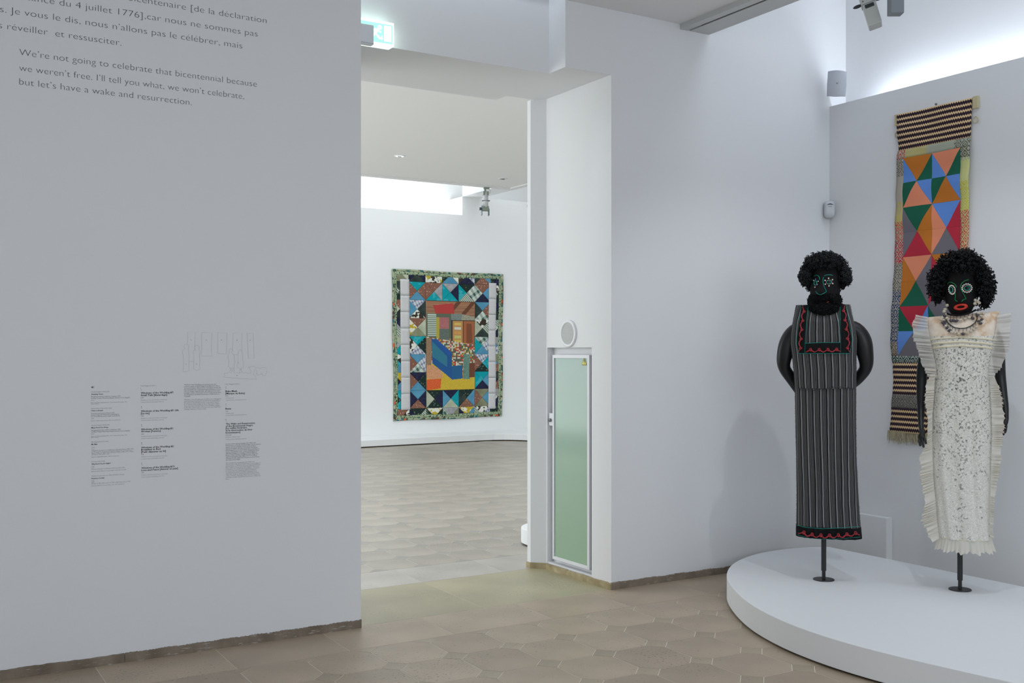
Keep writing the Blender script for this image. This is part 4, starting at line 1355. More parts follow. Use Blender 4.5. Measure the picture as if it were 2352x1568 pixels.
U0, UW, V0, VH = 0.287, 0.1483, 0.200, 0.1205
rows_t = {  # top, right, bottom, left fabrics per cell, read from the upper rows
    (-1, 0): ('br', 'gy', 'te', 'br'), (-1, 1): ('gy', 'nv', 'te', 'te'), (-1, 2): ('gn', 'pl', 'st', 'te'), (-1, 3): ('br', 'bl', 'nv', 'pl'), (-1, 4): ('fl', 'bl', 'gn', 'st')}
rq = random.Random(21)
npatch = 0
for ci in range(-2, 6):
    for ri in range(-2, 8):
        if 0 <= ci <= 2 and 0 <= ri <= 4:
            continue
        a0, a1 = U0 + UW * ci, U0 + UW * (ci + 1)
        b0, b1 = V0 + VH * ri, V0 + VH * (ri + 1)
        cu, cv = (a0 + a1) / 2, (b0 + b1) / 2
        ks = []
        while len(ks) < 4:
            k = rq.choice(['br', 'gy', 'nv', 'te', 'bl', 'gn', 'dg', 'st', 'pl', 'ol', 'fl', 'yf', 'lv', 'sg', 'te', 'bl', 'gn', 'br', 'dg', 'nv'])
            if not ks or ks[-1] != k:
                ks.append(k)
        if (ri, ci) in rows_t:
            ks = list(rows_t[ri, ci])
        for k, tri_ in zip(ks, [[(a0, b0), (a1, b0), (cu, cv)], [(a1, b0), (a1, b1), (cu, cv)], [(a1, b1), (a0, b1), (cu, cv)], [(a0, b1), (a0, b0), (cu, cv)]]):
            P = clip_poly(tri_, 0.036, 0.958, 0.036, 0.966)
            if len(P) < 3: continue
            ar = abs(sum(P[i - 1][0] * P[i][1] - P[i][0] * P[i - 1][1] for i in range(len(P)))) / 2
            if ar < 2e-4: continue
            mx_, my_ = sum(p[0] for p in P) / len(P), sum(p[1] for p in P) / len(P)
            P2 = [(mx_ + (p[0] - mx_) * 0.985, my_ + (p[1] - my_) * 0.985) for p in P]
            P3 = [(mx_ + (p[0] - mx_) * 0.86, my_ + (p[1] - my_) * 0.86) for p in P]
            n = len(P)
            v = [QP(p[0], p[1], 0.0) for p in P2] + [QP(p[0], p[1], 0.006) for p in P2] + [QP(p[0], p[1], 0.011) for p in P3]
            f = [(i + L * n, (i + 1) % n + L * n, (i + 1) % n + (L + 1) * n, i + (L + 1) * n) for L in (0, 1) for i in range(n)] + [tuple(range(2 * n, 3 * n))]
            f = [tuple(reversed(q)) for q in f]
            bb = MB(); bb.add(v, f)
            bb.build('quilt_patch', FB[k], qroot); npatch += 1
print('patches', npatch)


def col_text(nt, tc):
    mp = nt.nodes.new('ShaderNodeMapping'); mp.inputs['Scale'].default_value = (60, 1, 90)
    nt.links.new(tc.outputs['Object'], mp.inputs['Vector'])
    n = nt.nodes.new('ShaderNodeTexNoise'); n.inputs['Scale'].default_value = 1; nt.links.new(mp.outputs[0], n.inputs['Vector'])
    sp_ = nt.nodes.new('ShaderNodeSeparateXYZ'); nt.links.new(tc.outputs['Object'], sp_.inputs[0])
    k = mth(nt, 'GREATER_THAN', mth(nt, 'FRACT', mth(nt, 'MULTIPLY', sp_.outputs[2], 44.0)), 0.45)
    k = mth(nt, 'MULTIPLY', k, mth(nt, 'MULTIPLY', n.outputs['Fac'], 0.55))
    return mixc(nt, k, S(214, 213, 214), S(120, 120, 124))


M_ct = node_mat('handwritten_cloth', col_text, 0.9)
for (ua, ub, va, vb) in [(0.064, 0.142, 0.064, 0.93), (0.862, 0.931, 0.064, 0.945)]:
    for k in range(8):
        v0, v1 = va + (vb - va) * k / 8, va + (vb - va) * (k + 1) / 8
        MB().grid(qgrid(ua, ub, v0 + 0.0008, v1 - 0.0008, 4, 6, 0.016)).build('text_strip', M_ct, qroot, smooth=True, solid=0.004)

# picture panel: a plain composition of flat colour areas
PW, PH = 132, 240
img = np.zeros((PH, PW, 3))
yy_g, xx_g = np.mgrid[0:PH, 0:PW]
xx_n, yy_n = xx_g / PW, yy_g / PH


def L3(r, g, b_): return np.array(S(r, g, b_)[:3])


rng = np.random.RandomState(5)


def poly(pts, c, noise=0.0):
    m = np.zeros((PH, PW), bool)
    n = len(pts)
    for i in range(n):
        x1, y1 = pts[i - 1]; x2, y2 = pts[i]
        if y1 == y2: continue
        cond = ((yy_n >= min(y1, y2)) & (yy_n < max(y1, y2)))
        xi = x1 + (yy_n - y1) / (y2 - y1) * (x2 - x1)
        m ^= cond & (xx_n > xi)
    img[m] = L3(*c) * (1 + (rng.rand(m.sum(), 1) - 0.5) * noise)
    return m


img[:] = L3(150, 120, 90)
poly([(0, 0), (1, 0), (1, 0.3), (0, 0.3)], (172, 124, 92))
for k in range(16):
    poly([(0, k * 0.014), (1, k * 0.014), (1, k * 0.014 + 0.005), (0, k * 0.014 + 0.005)], (112, 78, 58))
for xo in (0.5, 0.8):
    poly([(xo + 0.12, 0), (xo + 0.22, 0), (xo - 0.02, 0.16), (xo - 0.12, 0.16)], (104, 62, 42))
poly([(0.14, 0.05), (0.55, 0.02), (0.58, 0.19), (0.5, 0.15), (0.2, 0.16)], (178, 58, 54))
poly([(0, 0.14), (0.5, 0.14), (0.5, 0.42), (0, 0.42)], (90, 100, 82))
for k in range(12):
    poly([(0.03, 0.15 + k * 0.021), (0.2, 0.15 + k * 0.021), (0.2, 0.163 + k * 0.021), (0.03, 0.163 + k * 0.021)], (190, 202, 190))
poly([(0.2, 0.18), (0.26, 0.18), (0.26, 0.42), (0.2, 0.42)], (176, 160, 62))
poly([(0.26, 0.18), (0.46, 0.18), (0.46, 0.31), (0.26, 0.31)], (170, 104, 104), 0.5)
poly([(0.26, 0.31), (0.46, 0.31), (0.46, 0.5), (0.26, 0.46)], (96, 106, 100), 0.6)
poly([(0.50, 0.14), (0.72, 0.14), (0.72, 0.21), (0.50, 0.21)], (120, 132, 126), 0.8)
poly([(0.72, 0.14), (1, 0.17), (1, 0.21), (0.72, 0.21)], (150, 150, 130), 0.9)
poly([(0.5, 0.21), (1, 0.21), (1, 0.49), (0.5, 0.49)], (44, 44, 40))
poly([(0.535, 0.22), (0.745, 0.22), (0.745, 0.485), (0.535, 0.485)], (186, 138, 84))
poly([(0.76, 0.22), (0.99, 0.22), (0.99, 0.49), (0.76, 0.49)], (160, 96, 58))
for k in range(5):
    poly([(0.57, 0.24 + 0.049 * k), (0.71, 0.24 + 0.049 * k), (0.71, 0.27 + 0.049 * k), (0.57, 0.27 + 0.049 * k)], [(206, 178, 92), (206, 206, 190), (204, 150, 80), (190, 190, 110), (208, 178, 80)][k], 0.4)
poly([(0.82, 0.25), (0.93, 0.25), (0.95, 0.47), (0.82, 0.47)], (124, 70, 44))
m = poly([(0, 0.40), (1, 0.49), (1, 0.83), (0, 0.83)], (128, 118, 90))
cells = rng.rand(40, 22, 3)
pal = np.array([L3(*c) for c in [(196, 190, 170), (90, 84, 70), (188, 66, 54), (176, 160, 70), (70, 96, 84), (210, 206, 190), (120, 92, 70)]])
pi = rng.randint(0, len(pal), (60, 34))
cc = pal[pi[(yy_g // 4).clip(0, 59), (xx_g // 4).clip(0, 33)]]
img[m] = cc[m]
poly([(0, 0.42), (0.1, 0.42), (0.1, 0.75), (0, 0.75)], (150, 120, 92), 0.6)
poly([(0.1, 0.42), (0.15, 0.43), (0.52, 0.6), (0.52, 0.74), (0.52, 0.88), (0.12, 0.70)], (24, 84, 142), 0.12)
poly([(0.11, 0.45), (0.42, 0.62), (0.42, 0.74), (0.11, 0.62)], (46, 116, 140), 0.14)
poly([(0.15, 0.425), (0.2, 0.425), (0.53, 0.59), (0.46, 0.61)], (26, 84, 160), 0.1)
poly([(0.52, 0.73), (0.74, 0.72), (0.74, 0.88), (0.52, 0.89)], (30, 92, 138), 0.12)
poly([(0, 0.76), (0.12, 0.70), (0.52, 0.885), (1, 0.86), (1, 1), (0, 1)], (204, 174, 52), 0.35)
poly([(0, 0.72), (0.12, 0.72), (0.3, 0.78), (0.34, 0.86), (0.1, 0.88), (0, 0.86)], (206, 150, 110), 0.5)
poly([(0, 0.88), (0.3, 0.87), (0.28, 0.98), (0, 1.0)], (214, 92, 42), 0.5)
poly([(0.76, 0.60), (0.90, 0.60), (0.90, 0.88), (0.76, 0.88)], (100, 136, 122), 0.9)
poly([(0.88, 0.70), (1, 0.70), (1, 0.86), (0.88, 0.86)], (108, 62, 40), 0.6)
ua, ub, va, vb = 0.287, 0.732, 0.200, 0.8025
rows = [[QP(ua + (ub - ua) * k / PW, va + (vb - va) * i / PH, 0.013) for k in range(PW + 1)] for i in range(PH + 1)]
pn = MB().grid(rows).build('picture_panel', mat('painted_panel', (0.5, 0.5, 0.5, 1), 0.85), qroot, smooth=True)
ca = pn.data.color_attributes.new('paint', 'FLOAT_COLOR', 'CORNER')
c4 = np.ones((PH * PW, 4, 4), dtype=np.float32)
c4[:, :, :3] = img.clip(0, 1).reshape(-1, 1, 3)
ca.data.foreach_set('color', c4.ravel())
nt = MATS['painted_panel'].node_tree
an = nt.nodes.new('ShaderNodeAttribute'); an.attribute_name = 'paint'
nt.links.new(an.outputs['Color'], nt.nodes['Principled BSDF'].inputs['Base Color'])
MB().grid(qgrid(ua, ub, va, vb, 10, 14, 0.006)).build('panel_backing', MATS['quilt_backing'], qroot, solid=0.008)

# ------------------------------------------------------------------ mannequins
class Frame:
    """local frame of a mannequin: x to the right, y away from the viewer's side, z up from the platform"""

    def __init__(self, px, py):
        p = on_z(px, py, 0.15)
        self.o = Vector((p[0], p[1], 0.15))
        self.rz = -math.atan2(p[0], p[1])
        self.X = Vector((math.cos(self.rz), math.sin(self.rz), 0))
        self.Y = Vector((-math.sin(self.rz), math.cos(self.rz), 0))

    def at(self, px, py, y=0.0):
        """point of the plane local y = const seen at the pixel -> (x, y, z) local"""
        v = Vector(ray(px, py)); c = Vector((0, 0, CAM_H))
        q = self.o + self.Y * y
        t = (q - c).dot(self.Y) / v.dot(self.Y)
        p = c + v * t - self.o
        return (p.dot(self.X), y, p.z)


def tab(F, pts, y=0.0):
    """[(px, py)] -> [(z, x)] sorted from the top"""
    return sorted([(q[2], q[0]) for q in (F.at(a, b_, y) for a, b_ in pts)], reverse=True)


class Garment:
    """cloth tube: outline left/right by height, depth by height, super-elliptic section with folds"""

    def __init__(self, L, R, D, n=2.6, fold=0.004, freq=34, yc=0.0, seed=0):
        self.L, self.R, self.D, self.n, self.fold, self.freq, self.yc, self.seed = L, R, D, n, fold, freq, yc, seed

    def par(self, z):
        l, r = interp(self.L, z), interp(self.R, z)
        return (l + r) / 2, (r - l) / 2, interp(self.D, z)

    def ripple(self, s, z):
        top, bot = self.L[0][0], self.L[-1][0]
        k = min(1.0, 0.25 + 0.9 * (top - z) / (top - bot))
        return self.fold * k * (math.sin(self.freq * s * 0.5 + 2.0 * math.sin(z * 3 + self.seed)) + 0.5 * math.sin(self.freq * s * 1.1 + z * 5 + self.seed)) + 0.0012 * math.sin(z * 60 + s * 9)

    def ring(self, z, N=96):
        c, w_, d = self.par(z)
        out = []
        for k in range(N):
            a = math.pi + 2 * math.pi * k / N      # start at the left, run across the front
            ca, sa = math.cos(a), math.sin(a)
            x = c + w_ * math.copysign(abs(ca) ** (2 / self.n), ca)
            y = d * math.copysign(abs(sa) ** (2 / self.n), sa)
            s = (x - c) / max(w_, 1e-6)
            rp = self.ripple(s if sa < 0 else s + 3, z)
            out.append((x, self.yc + y + rp * (1 if sa > 0 else -1) * abs(sa) ** 0.7, z))
        return out

    def front(self, x, z, lift=0.003):
        c, w_, d = self.par(z)
        s = max(-0.995, min(0.995, (x - c) / w_))
        y = -d * (1 - abs(s) ** self.n) ** (1 / self.n)
        return self.yc + y - self.ripple(s, z) * (1 - abs(s) ** 4) - lift

    def mesh(self, z0, z1, nz, N=96, zb=None, cap_top=False, uscale=1.0):
        rows = []; uvs = []
        for i in range(nz + 1):
            z = z0 + (z1 - z0) * i / nz
            rg = self.ring(z, N)
            if zb is not None and i == nz:
                rg = [(p[0], p[1], z + zb(p[0], p[1])) for p in rg]
            rows.append(rg + [rg[0]])
            s = 0; u = [0]
            cr, wr, dr = self.par(z)
            for a_, b_ in zip(rows[-1][:-1], rows[-1][1:]):
                s += math.hypot(b_[0] - a_[0], b_[1] - a_[1]); u.append(s)
            uvs += [(q / u[-1] * uscale, z) for q in u]
        b = MB().grid(rows)
        if cap_top:
            b.f.append(list(range(N + 1))); b.m.append(0)
        return b, uvs


def on_garment(G, F, pts, lift=0.004):
    out = []
    for px, py in pts:
        q = F.at(px, py, -0.10)
        x, z = q[0], q[2]
        y = G.front(x, z, lift)
        q = F.at(px, py, y)
        out.append((q[0], G.front(q[0], q[2], lift), q[2]))
    return out


def resample(pts, n):
    d = [0]
    for a, b_ in zip(pts[:-1], pts[1:]):
        d.append(d[-1] + math.dist(a, b_))
    out = []
    for i in range(n):
        t_ = d[-1] * i / (n - 1)
        for k in range(len(pts) - 1):
            if t_ <= d[k + 1] + 1e-9:
                f_ = (t_ - d[k]) / max(1e-9, d[k + 1] - d[k])
                out.append(tuple(a + (b_ - a) * f_ for a, b_ in zip(pts[k], pts[k + 1])))
                break
        else:
            out.append(pts[-1])
    return out


def strip_on(G, F, A, B, n, m, lift):
    """band between two pixel polylines laid on the garment"""
    A, B = resample(A, n), resample(B, n)
    rows = []
    for a, b_ in zip(A, B):
        rows.append(on_garment(G, F, [(a[0] + (b_[0] - a[0]) * k / m, a[1] + (b_[1] - a[1]) * k / m) for k in range(m + 1)], lift))
    return MB().grid(rows)


def skin_body(name, joints, edges, root, m, parent, sub=2):
    me = bpy.data.meshes.new(name)
    ks = list(joints)
    me.from_pydata([joints[k][:3] for k in ks], [(ks.index(a), ks.index(b_)) for a, b_ in edges], [])
    me.materials.append(m)
    o = bpy.data.objects.new(name, me)
    col.objects.link(o); o.parent = parent
    md = o.modifiers.new('skin', 'SKIN')
    md.use_smooth_shade = True
    for i, k in enumerate(ks):
        r = joints[k][3]
        r = r if isinstance(r, tuple) else (r, r)
        me.skin_vertices[0].data[i].radius = r
        me.skin_vertices[0].data[i].use_root = (k == root)
    s = o.modifiers.new('sub', 'SUBSURF'); s.levels = sub; s.render_levels = sub
    return o


def chain(*a):
    return list(zip(a[:-1], a[1:]))


class Head:
    def __init__(self, F, cx, cy, wpx, ytop, ybot, depth, nose, yc=0.0):
        a = F.at(cx - wpx, cy, yc); b_ = F.at(cx + wpx, cy, yc)
        t_, u_ = F.at(cx, ytop, yc), F.at(cx, ybot, yc)
        self.F, self.yc = F, yc
        self.cx = (a[0] + b_[0]) / 2; self.rx = (b_[0] - a[0]) / 2
        self.cz = (t_[2] + u_[2]) / 2; self.rz = (t_[2] - u_[2]) / 2
        self.ry = depth
        # nose: list of (px, py) ridge top, tip; half widths
        self.nose = [(F.at(p[0], p[1], yc - depth)[0], F.at(p[0], p[1], yc - depth)[2], p[2], p[3]) for p in nose]   # x, z, half width, height

    def bump(self, x, z):
        N = self.nose
        if z > N[0][1] or z < N[-1][1] - 0.012: return 0.0
        if z <= N[-1][1]:
            k = (z - (N[-1][1] - 0.012)) / 0.012
            xc, hw, h = N[-1][0], N[-1][2], N[-1][3] * math.sqrt(max(k, 0))
        else:
            for a, b_ in zip(N[:-1], N[1:]):
                if a[1] >= z >= b_[1]:
                    f_ = (a[1] - z) / (a[1] - b_[1])
                    xc, hw, h = (a[i] + (b_[i] - a[i]) * f_ for i in (0, 2, 3))
                    break
        s = abs(x - xc) / hw
        return h * math.exp(-(s ** 3.2) * 1.6)

    def front(self, x, z, lift=0.0):
        n = 2.35
        q = abs((x - self.cx) / self.rx) ** n + abs((z - self.cz) / self.rz) ** n
        q = min(q, 0.985)
        return self.yc - self.ry * (1 - q) ** (1 / n) - self.bump(x, z) - lift

    def on(self, pts, lift=0.002):
        out = []
        for px, py in pts:
            q = self.F.at(px, py, self.yc - self.ry)
            for _ in range(3):
                y = self.front(q[0], q[2], lift)
                q = self.F.at(px, py, y)
            out.append((q[0], y, q[2]))
        return out

    def build(self, parent, m):
        rows = []
        n = 2.35
        N, M = 96, 72
        for i in range(M + 1):
            th = math.pi * i / M
            row = []
            for k in range(N):
                ph = 2 * math.pi * k / N
                dx, dy, dz = math.sin(th) * math.cos(ph), math.sin(th) * math.sin(ph), math.cos(th)
                q = (abs(dx) ** n + abs(dy) ** n + abs(dz) ** n) ** (1 / n)
                x, y, z = self.cx + self.rx * dx / q, self.yc + self.ry * dy / q, self.cz + self.rz * dz / q
                if dy < 0:
                    y -= self.bump(x, z)
                row.append((x, y, z))
            rows.append(row)
        return MB().grid(rows, closed=True).build('head_mask', m, parent, smooth=True)


def curl(b, base, d, L, R, r, turns, rnd, sides=5, step=7):
    """one curled strand: a helix that starts at base and runs along d"""
    d = Vector(d).normalized()
    s = d.orthogonal().normalized(); q = d.cross(s)
    ph = rnd.random() * 6.28
    n = max(4, int(turns * step))
    P = []; RR = []
    for i in range(n + 1):
        t_ = i / n
        a = ph + 2 * math.pi * turns * t_
        rad = R * min(1, 0.4 + t_ * 2)
        P.append(Vector(base) + d * L * t_ + (s * math.cos(a) + q * math.sin(a)) * rad)
        RR.append(r * (1 if t_ < 0.85 else 0.75))
    b.tube(P, RR, sides)


def seed_part(F, parent, name, groups, label=None):
    pass


def stand(F, parent, pxw, py_top, F_):
    top = F.at(pxw, py_top)[2]
    MB().cyl((0, 0, 0.0), (0, 0, 0.006), 0.062, 0.060, n=40).build('base_plate', M_black, parent, smooth=False, bevel=0.001)
    MB().cyl((0, 0, 0.006), (0, 0, 0.075), 0.0105, n=20).build('lower_pole', M_black, parent, smooth=False)
    MB().cyl((0, 0, 0.055), (0, 0, top + 0.06), 0.0145, n=24).build('pole', M_black, parent, smooth=False)


def stripes(nt, tc):
    n = nt.nodes.new('ShaderNodeUVMap')
    sp_ = nt.nodes.new('ShaderNodeSeparateXYZ'); nt.links.new(n.outputs[0], sp_.inputs[0])
    k = mth(nt, 'FRACT', mth(nt, 'MULTIPLY', sp_.outputs[0], 24.0))
    lt, bk, g1, g2 = (0.225, 0.225, 0.23, 1), (0.010, 0.012, 0.015, 1), (0.125, 0.120, 0.114, 1), (0.150, 0.147, 0.142, 1)
    return ramp(nt, k, [(0.0, bk), (0.06, lt), (0.24, bk), (0.33, g2), (0.37, bk), (0.43, g1), (0.48, bk), (0.55, g2), (0.60, bk), (0.67, g1), (0.73, bk), (0.80, g2), (0.84, bk)])


M_stripe = node_mat('striped_cloth', stripes, 0.9)
M_blackband = mat('black_band_cloth', (0.010, 0.010, 0.011), 0.95, bump=0.4, bscale=500, spec=0.15)

# ---- bearded figure in the striped tunic
FA = Frame(1892, 1331)
ma = empty('mannequin', FA.o, FA.rz)
tag(ma, 'bearded black mannequin in a long striped sleeveless tunic, arms behind its back', 'mannequin')
stand(FA, ma, 1892, 1236, None)
LA = tab(FA, [(1828, 702), (1821, 740), (1816, 765), (1815, 790), (1819, 815), (1823, 850), (1826, 900), (1827, 960), (1829, 1050), (1830, 1130), (1829, 1236)])
RA = tab(FA, [(1953, 700), (1957, 722), (1965, 752), (1969, 780), (1967, 815), (1967, 850), (1966, 888), (1966, 960), (1967, 1050), (1971, 1130), (1975, 1190), (1979, 1236)])
zt = FA.at(1892, 700)[2]
zs = FA.at(1892, 892, -0.11)[2]
zh = FA.at(1892, 1238, -0.10)[2]
DA = [(zt, 0.055), (zt - 0.03, 0.085), (zt - 0.10, 0.118), (zs, 0.112), (zh, 0.10)]
GA = Garment(LA, RA, DA, n=2.5, fold=0.0035, freq=30)
b, uv = GA.mesh(zt, zs, 60, 120, cap_top=True)
b.build('tunic_bodice', M_stripe, ma, smooth=True, uvs=uv)
GA2 = Garment(LA, RA, [(zt, 0.05), (zs, 0.106), (zh, 0.094)], n=2.5, fold=0.006, freq=34, seed=2)
zhem = FA.at(1892, 1213, -0.10)[2]
b, uv = GA2.mesh(zs + 0.01, zhem, 90, 120, uscale=0.96)
b.build('tunic_skirt', M_stripe, ma, smooth=True, uvs=uv)
b, uv = GA2.mesh(zhem + 0.002, zh, 6, 120)
hem = b.build('hem_band', M_blackband, ma, smooth=True, uvs=uv, solid=0.006)
# stitched seam at the waist
b = MB()
for k in range(46):
    q = on_garment(GA, FA, [(1832 + 131 * k / 45, 891 + (2 if k % 2 else 0) + 3 * math.sin(k * 0.14))], 0.004)[0]
    b.ball(q, 0.0032, seg=6, rings=4)
b.build('waist_seam', mat('seam_thread', S(70, 72, 76), 0.9), ma)
# the black yoke in three bands
YB = [([(1841, 702), (1836, 740), (1831, 775), (1830, 790), (1835, 811)], [(1856, 700), (1852, 740), (1849, 785), (1848, 811)]),
      ([(1929, 697), (1930, 740), (1931, 790), (1931, 810)], [(1942, 699), (1950, 745), (1956, 778), (1954, 795), (1951, 811)])]
for A_, B_ in YB:
    strip_on(GA, FA, A_, B_, 40, 6, 0.005).build('yoke_band', M_blackband, ma, smooth=True, solid=0.002)
strip_on(GA, FA, [(1848, 789), (1890, 787), (1931, 787)], [(1848, 811), (1890, 811), (1931, 810)], 40, 8, 0.0055).build('yoke_band', M_blackband, ma, smooth=True, solid=0.002)


def stitches(G, pts, spacing, r, m, parent, name='stitching', lift=0.007):
    P = resample(pts, max(2, int(sum(math.dist(a, b_) for a, b_ in zip(pts[:-1], pts[1:])) / spacing)))
    Q = on_garment(G, FA, P, lift)
    b = MB()
    for i, q in enumerate(Q[:-1]):
        d = Vector(Q[i + 1]) - Vector(q)
        b.tube([Vector(q) + d * 0.1, Vector(q) + d * 0.7 + Vector((0.0012, 0, 0.0006))], [r, r * 0.7], 5)
    return b.build(name, m, parent)


for pts in ([(1856, 702), (1852, 740), (1849, 785), (1848, 811)], [(1840, 704), (1835, 740), (1830, 778), (1830, 790), (1835, 811)], [(1929, 699), (1930, 740), (1931, 790), (1931, 810)], [(1943, 700), (1951, 745), (1957, 778), (1955, 795), (1951, 811)],
            [(1849, 788.5), (1890, 786.5), (1931, 786.5)], [(1834, 811.5), (1890, 811.5), (1951, 811.5)]):
    stitches(GA, pts, 1.8, 0.0017, M_teal, ma)


def scroll_px(path, amp, period, side, loops=True):
    """running scroll along a pixel path: a wave with a curled end in each period"""
    P = resample(path, 400)
    L = sum(math.dist(a, b_) for a, b_ in zip(P[:-1], P[1:]))
    n = max(1, round(L / period))
    out_wave, curls = [], []
    for i, p in enumerate(P):
        t_ = i / (len(P) - 1) * n
        a = P[max(0, i - 1)]; c_ = P[min(len(P) - 1, i + 1)]
        tx, ty = c_[0] - a[0], c_[1] - a[1]
        l = math.hypot(tx, ty) or 1
        nx, ny = -ty / l, tx / l
        f_ = t_ % 1
        off = -amp * 0.42 * math.cos(2 * math.pi * (f_ - 0.05)) * side
        out_wave.append((p[0] + nx * off, p[1] + ny * off))
    for k in range(n):
        i = int((k + 0.55) / n * (len(P) - 1))
        a = P[max(0, i - 1)]; c_ = P[min(len(P) - 1, i + 1)]
        tx, ty = c_[0] - a[0], c_[1] - a[1]; l = math.hypot(tx, ty) or 1
        tx, ty = tx / l, ty / l
        nx, ny = -ty, tx
        cx_, cy_ = P[i][0] + nx * side * amp * 0.75, P[i][1] + ny * side * amp * 0.75
        sp2 = []
        for j in range(15):
            a_ = -1.6 + j * 0.42
            r_ = amp * 0.80 * (1 - j / 17)
            sp2.append((cx_ + tx * r_ * math.cos(a_) + nx * side * r_ * math.sin(a_), cy_ + ty * r_ * math.cos(a_) + ny * side * r_ * math.sin(a_)))
        curls.append(sp2)
    return out_wave, curls


def scroll(G, path, amp, period, side, parent, r=0.0032, lift=0.009):
    w_, cs = scroll_px(path, amp, period, side)
    b = MB()
    b.tube(on_garment(G, FA, w_[::2], lift), [r * (0.75 + 0.45 * abs(math.sin(0.05 * i))) for i in range(len(w_[::2]))], 6)
    for c_ in cs:
        b.tube(on_garment(G, FA, c_, lift), [r * (1.1 - 0.03 * i) for i in range(len(c_))], 6)
    return b.build('red_scroll', M_red, parent, smooth=True)


scroll(GA, [(1846, 703), (1841, 740), (1838, 770), (1836, 808)], 4.2, 20, -1, ma)
scroll(GA, [(1938, 701), (1944, 740), (1949, 775), (1949, 808)], 4.2, 20, 1, ma)
scroll(GA, [(1850, 806), (1890, 806), (1930, 805)], 5.0, 22, -1, ma)
scroll(GA2, [(1834, 1222), (1860, 1230), (1892, 1233), (1930, 1232), (1974, 1226)], 5.5, 20.5, -1, ma, 0.0036, 0.012)
stitches(GA2, [(1830, 1206), (1850, 1211), (1890, 1214), (1930, 1212), (1974, 1209)], 1.8, 0.0016, M_teal, ma, lift=0.009)
stitches(GA2, [(1832, 1228), (1860, 1236), (1892, 1238), (1930, 1237), (1976, 1233)], 1.8, 0.0013, M_teal, ma, lift=0.009)
# frayed selvedge along the open sides
b = MB()
rs = random.Random(3)
for tb_, sgn in ((LA, -1), (RA, 1)):
    z = zt - 0.01
    while z > zh + 0.01:
        x = interp(tb_, z)
        b.tube([(x - sgn * 0.004, -0.01, z), (x + sgn * (0.0005 + 0.003 * rs.random()), -0.01 + rs.uniform(-.004, .004), z - 0.003)], 0.0014, 4)
        z -= 0.004 + 0.003 * rs.random()
o = b.build('frayed_edge', mat('fray_thread', S(70, 72, 74), 0.9), ma)
o['kind'] = 'stuff'


# body: torso on the pole, both arms folded behind the back
def J(F, px, py, y, r):
    q = F.at(px, py, y)
    return (q[0], q[1], q[2], r)


ja = {
    'pelvis': (0.0, 0.0, 0.86, (0.15, 0.085)), 'belly': (0.0, 0.0, 1.05, (0.13, 0.08)), 'chest': (0.002, 0.005, 1.28, (0.145, 0.085)), 'upper': (0.002, 0.01, 1.43, (0.12, 0.06)), 'neck': (0.0, 0.015, 1.53, 0.055), 'nape': (0.0, 0.01, 1.60, 0.05),
    'ls': J(FA, 1827, 754, 0.02, 0.058), 'lu': J(FA, 1809, 782, 0.02, 0.057), 'lm': J(FA, 1803, 812, 0.02, 0.053), 'lk': J(FA, 1798.5, 835, 0.025, 0.044), 'le': J(FA, 1803, 849, 0.04, 0.038), 'lf': J(FA, 1820, 872, 0.08, 0.037), 'lw': J(FA, 1845, 912, 0.15, 0.028), 'lh': J(FA, 1872, 915, 0.165, (0.035, 0.02)),
    'rs': J(FA, 1962, 748, 0.02, 0.055), 'ru': J(FA, 1982, 776, 0.02, 0.060), 'rm': J(FA, 1986, 808, 0.02, 0.054), 'rk': J(FA, 1991, 836, 0.025, 0.044), 're': J(FA, 1987, 850, 0.04, 0.038), 'rf': J(FA, 1968, 872, 0.08, 0.036), 'rw': J(FA, 1938, 898, 0.15, 0.027), 'rh': J(FA, 1905, 908, 0.185, (0.035, 0.02)),
}
ea = chain('pelvis', 'belly', 'chest', 'upper', 'neck', 'nape') + chain('upper', 'ls', 'lu', 'lm', 'lk', 'le', 'lf', 'lw', 'lh') + chain('upper', 'rs', 'ru', 'rm', 'rk', 're', 'rf', 'rw', 'rh')
for s_, hx in (('l', 1), ('r', -1)):
    hp = ja[s_ + 'h']
    for k in range(4):
        nm = '%sf%d' % (s_, k)
        ja[nm + 'a'] = (hp[0] + hx * 0.035, hp[1] + 0.004, hp[2] + 0.022 - 0.015 * k, 0.0085)
        ja[nm + 'b'] = (hp[0] + hx * (0.066 + 0.004 * (1 if k in (1, 2) else 0)), hp[1] + 0.006, hp[2] + 0.018 - 0.014 * k, 0.0075)
        ja[nm + 'c'] = (hp[0] + hx * (0.084 + 0.006 * (1 if k in (1, 2) else 0)), hp[1] - 0.006, hp[2] + 0.014 - 0.013 * k, 0.0065)
        ea += chain(s_ + 'h', nm + 'a', nm + 'b', nm + 'c')
    ja[s_ + 'ta'] = (hp[0] + hx * 0.008, hp[1] - 0.006, hp[2] + 0.034, 0.0095)
    ja[s_ + 'tb'] = (hp[0] + hx * 0.030, hp[1] - 0.010, hp[2] + 0.046, 0.008)
    ea += chain(s_ + 'h', s_ + 'ta', s_ + 'tb')
skin_body('body', ja, ea, 'pelvis', M_manne, ma)

# head of black cloth with a long nose
HA = Head(FA, 1895, 665, 34.5, 590, 738, 0.105, [(1889, 638, 0.012, 0.006), (1888, 652, 0.013, 0.020), (1886.5, 668, 0.026, 0.040), (1886, 674, 0.030, 0.044)])
head = HA.build(ma, M_cloth_black)
K = 11.2


def fa(pts): return [(1820 + x_ / K, 600 + y_ / K) for x_, y_ in pts]


def cord(pts, r, m, parent, name, H, closed=False, lift=0.003, n=None):
    P = H.on(resample(pts, n or max(6, int(len(pts) * 3))), lift)
    return MB().tube(P, r, 6, closed=closed).build(name, m, parent, smooth=True)


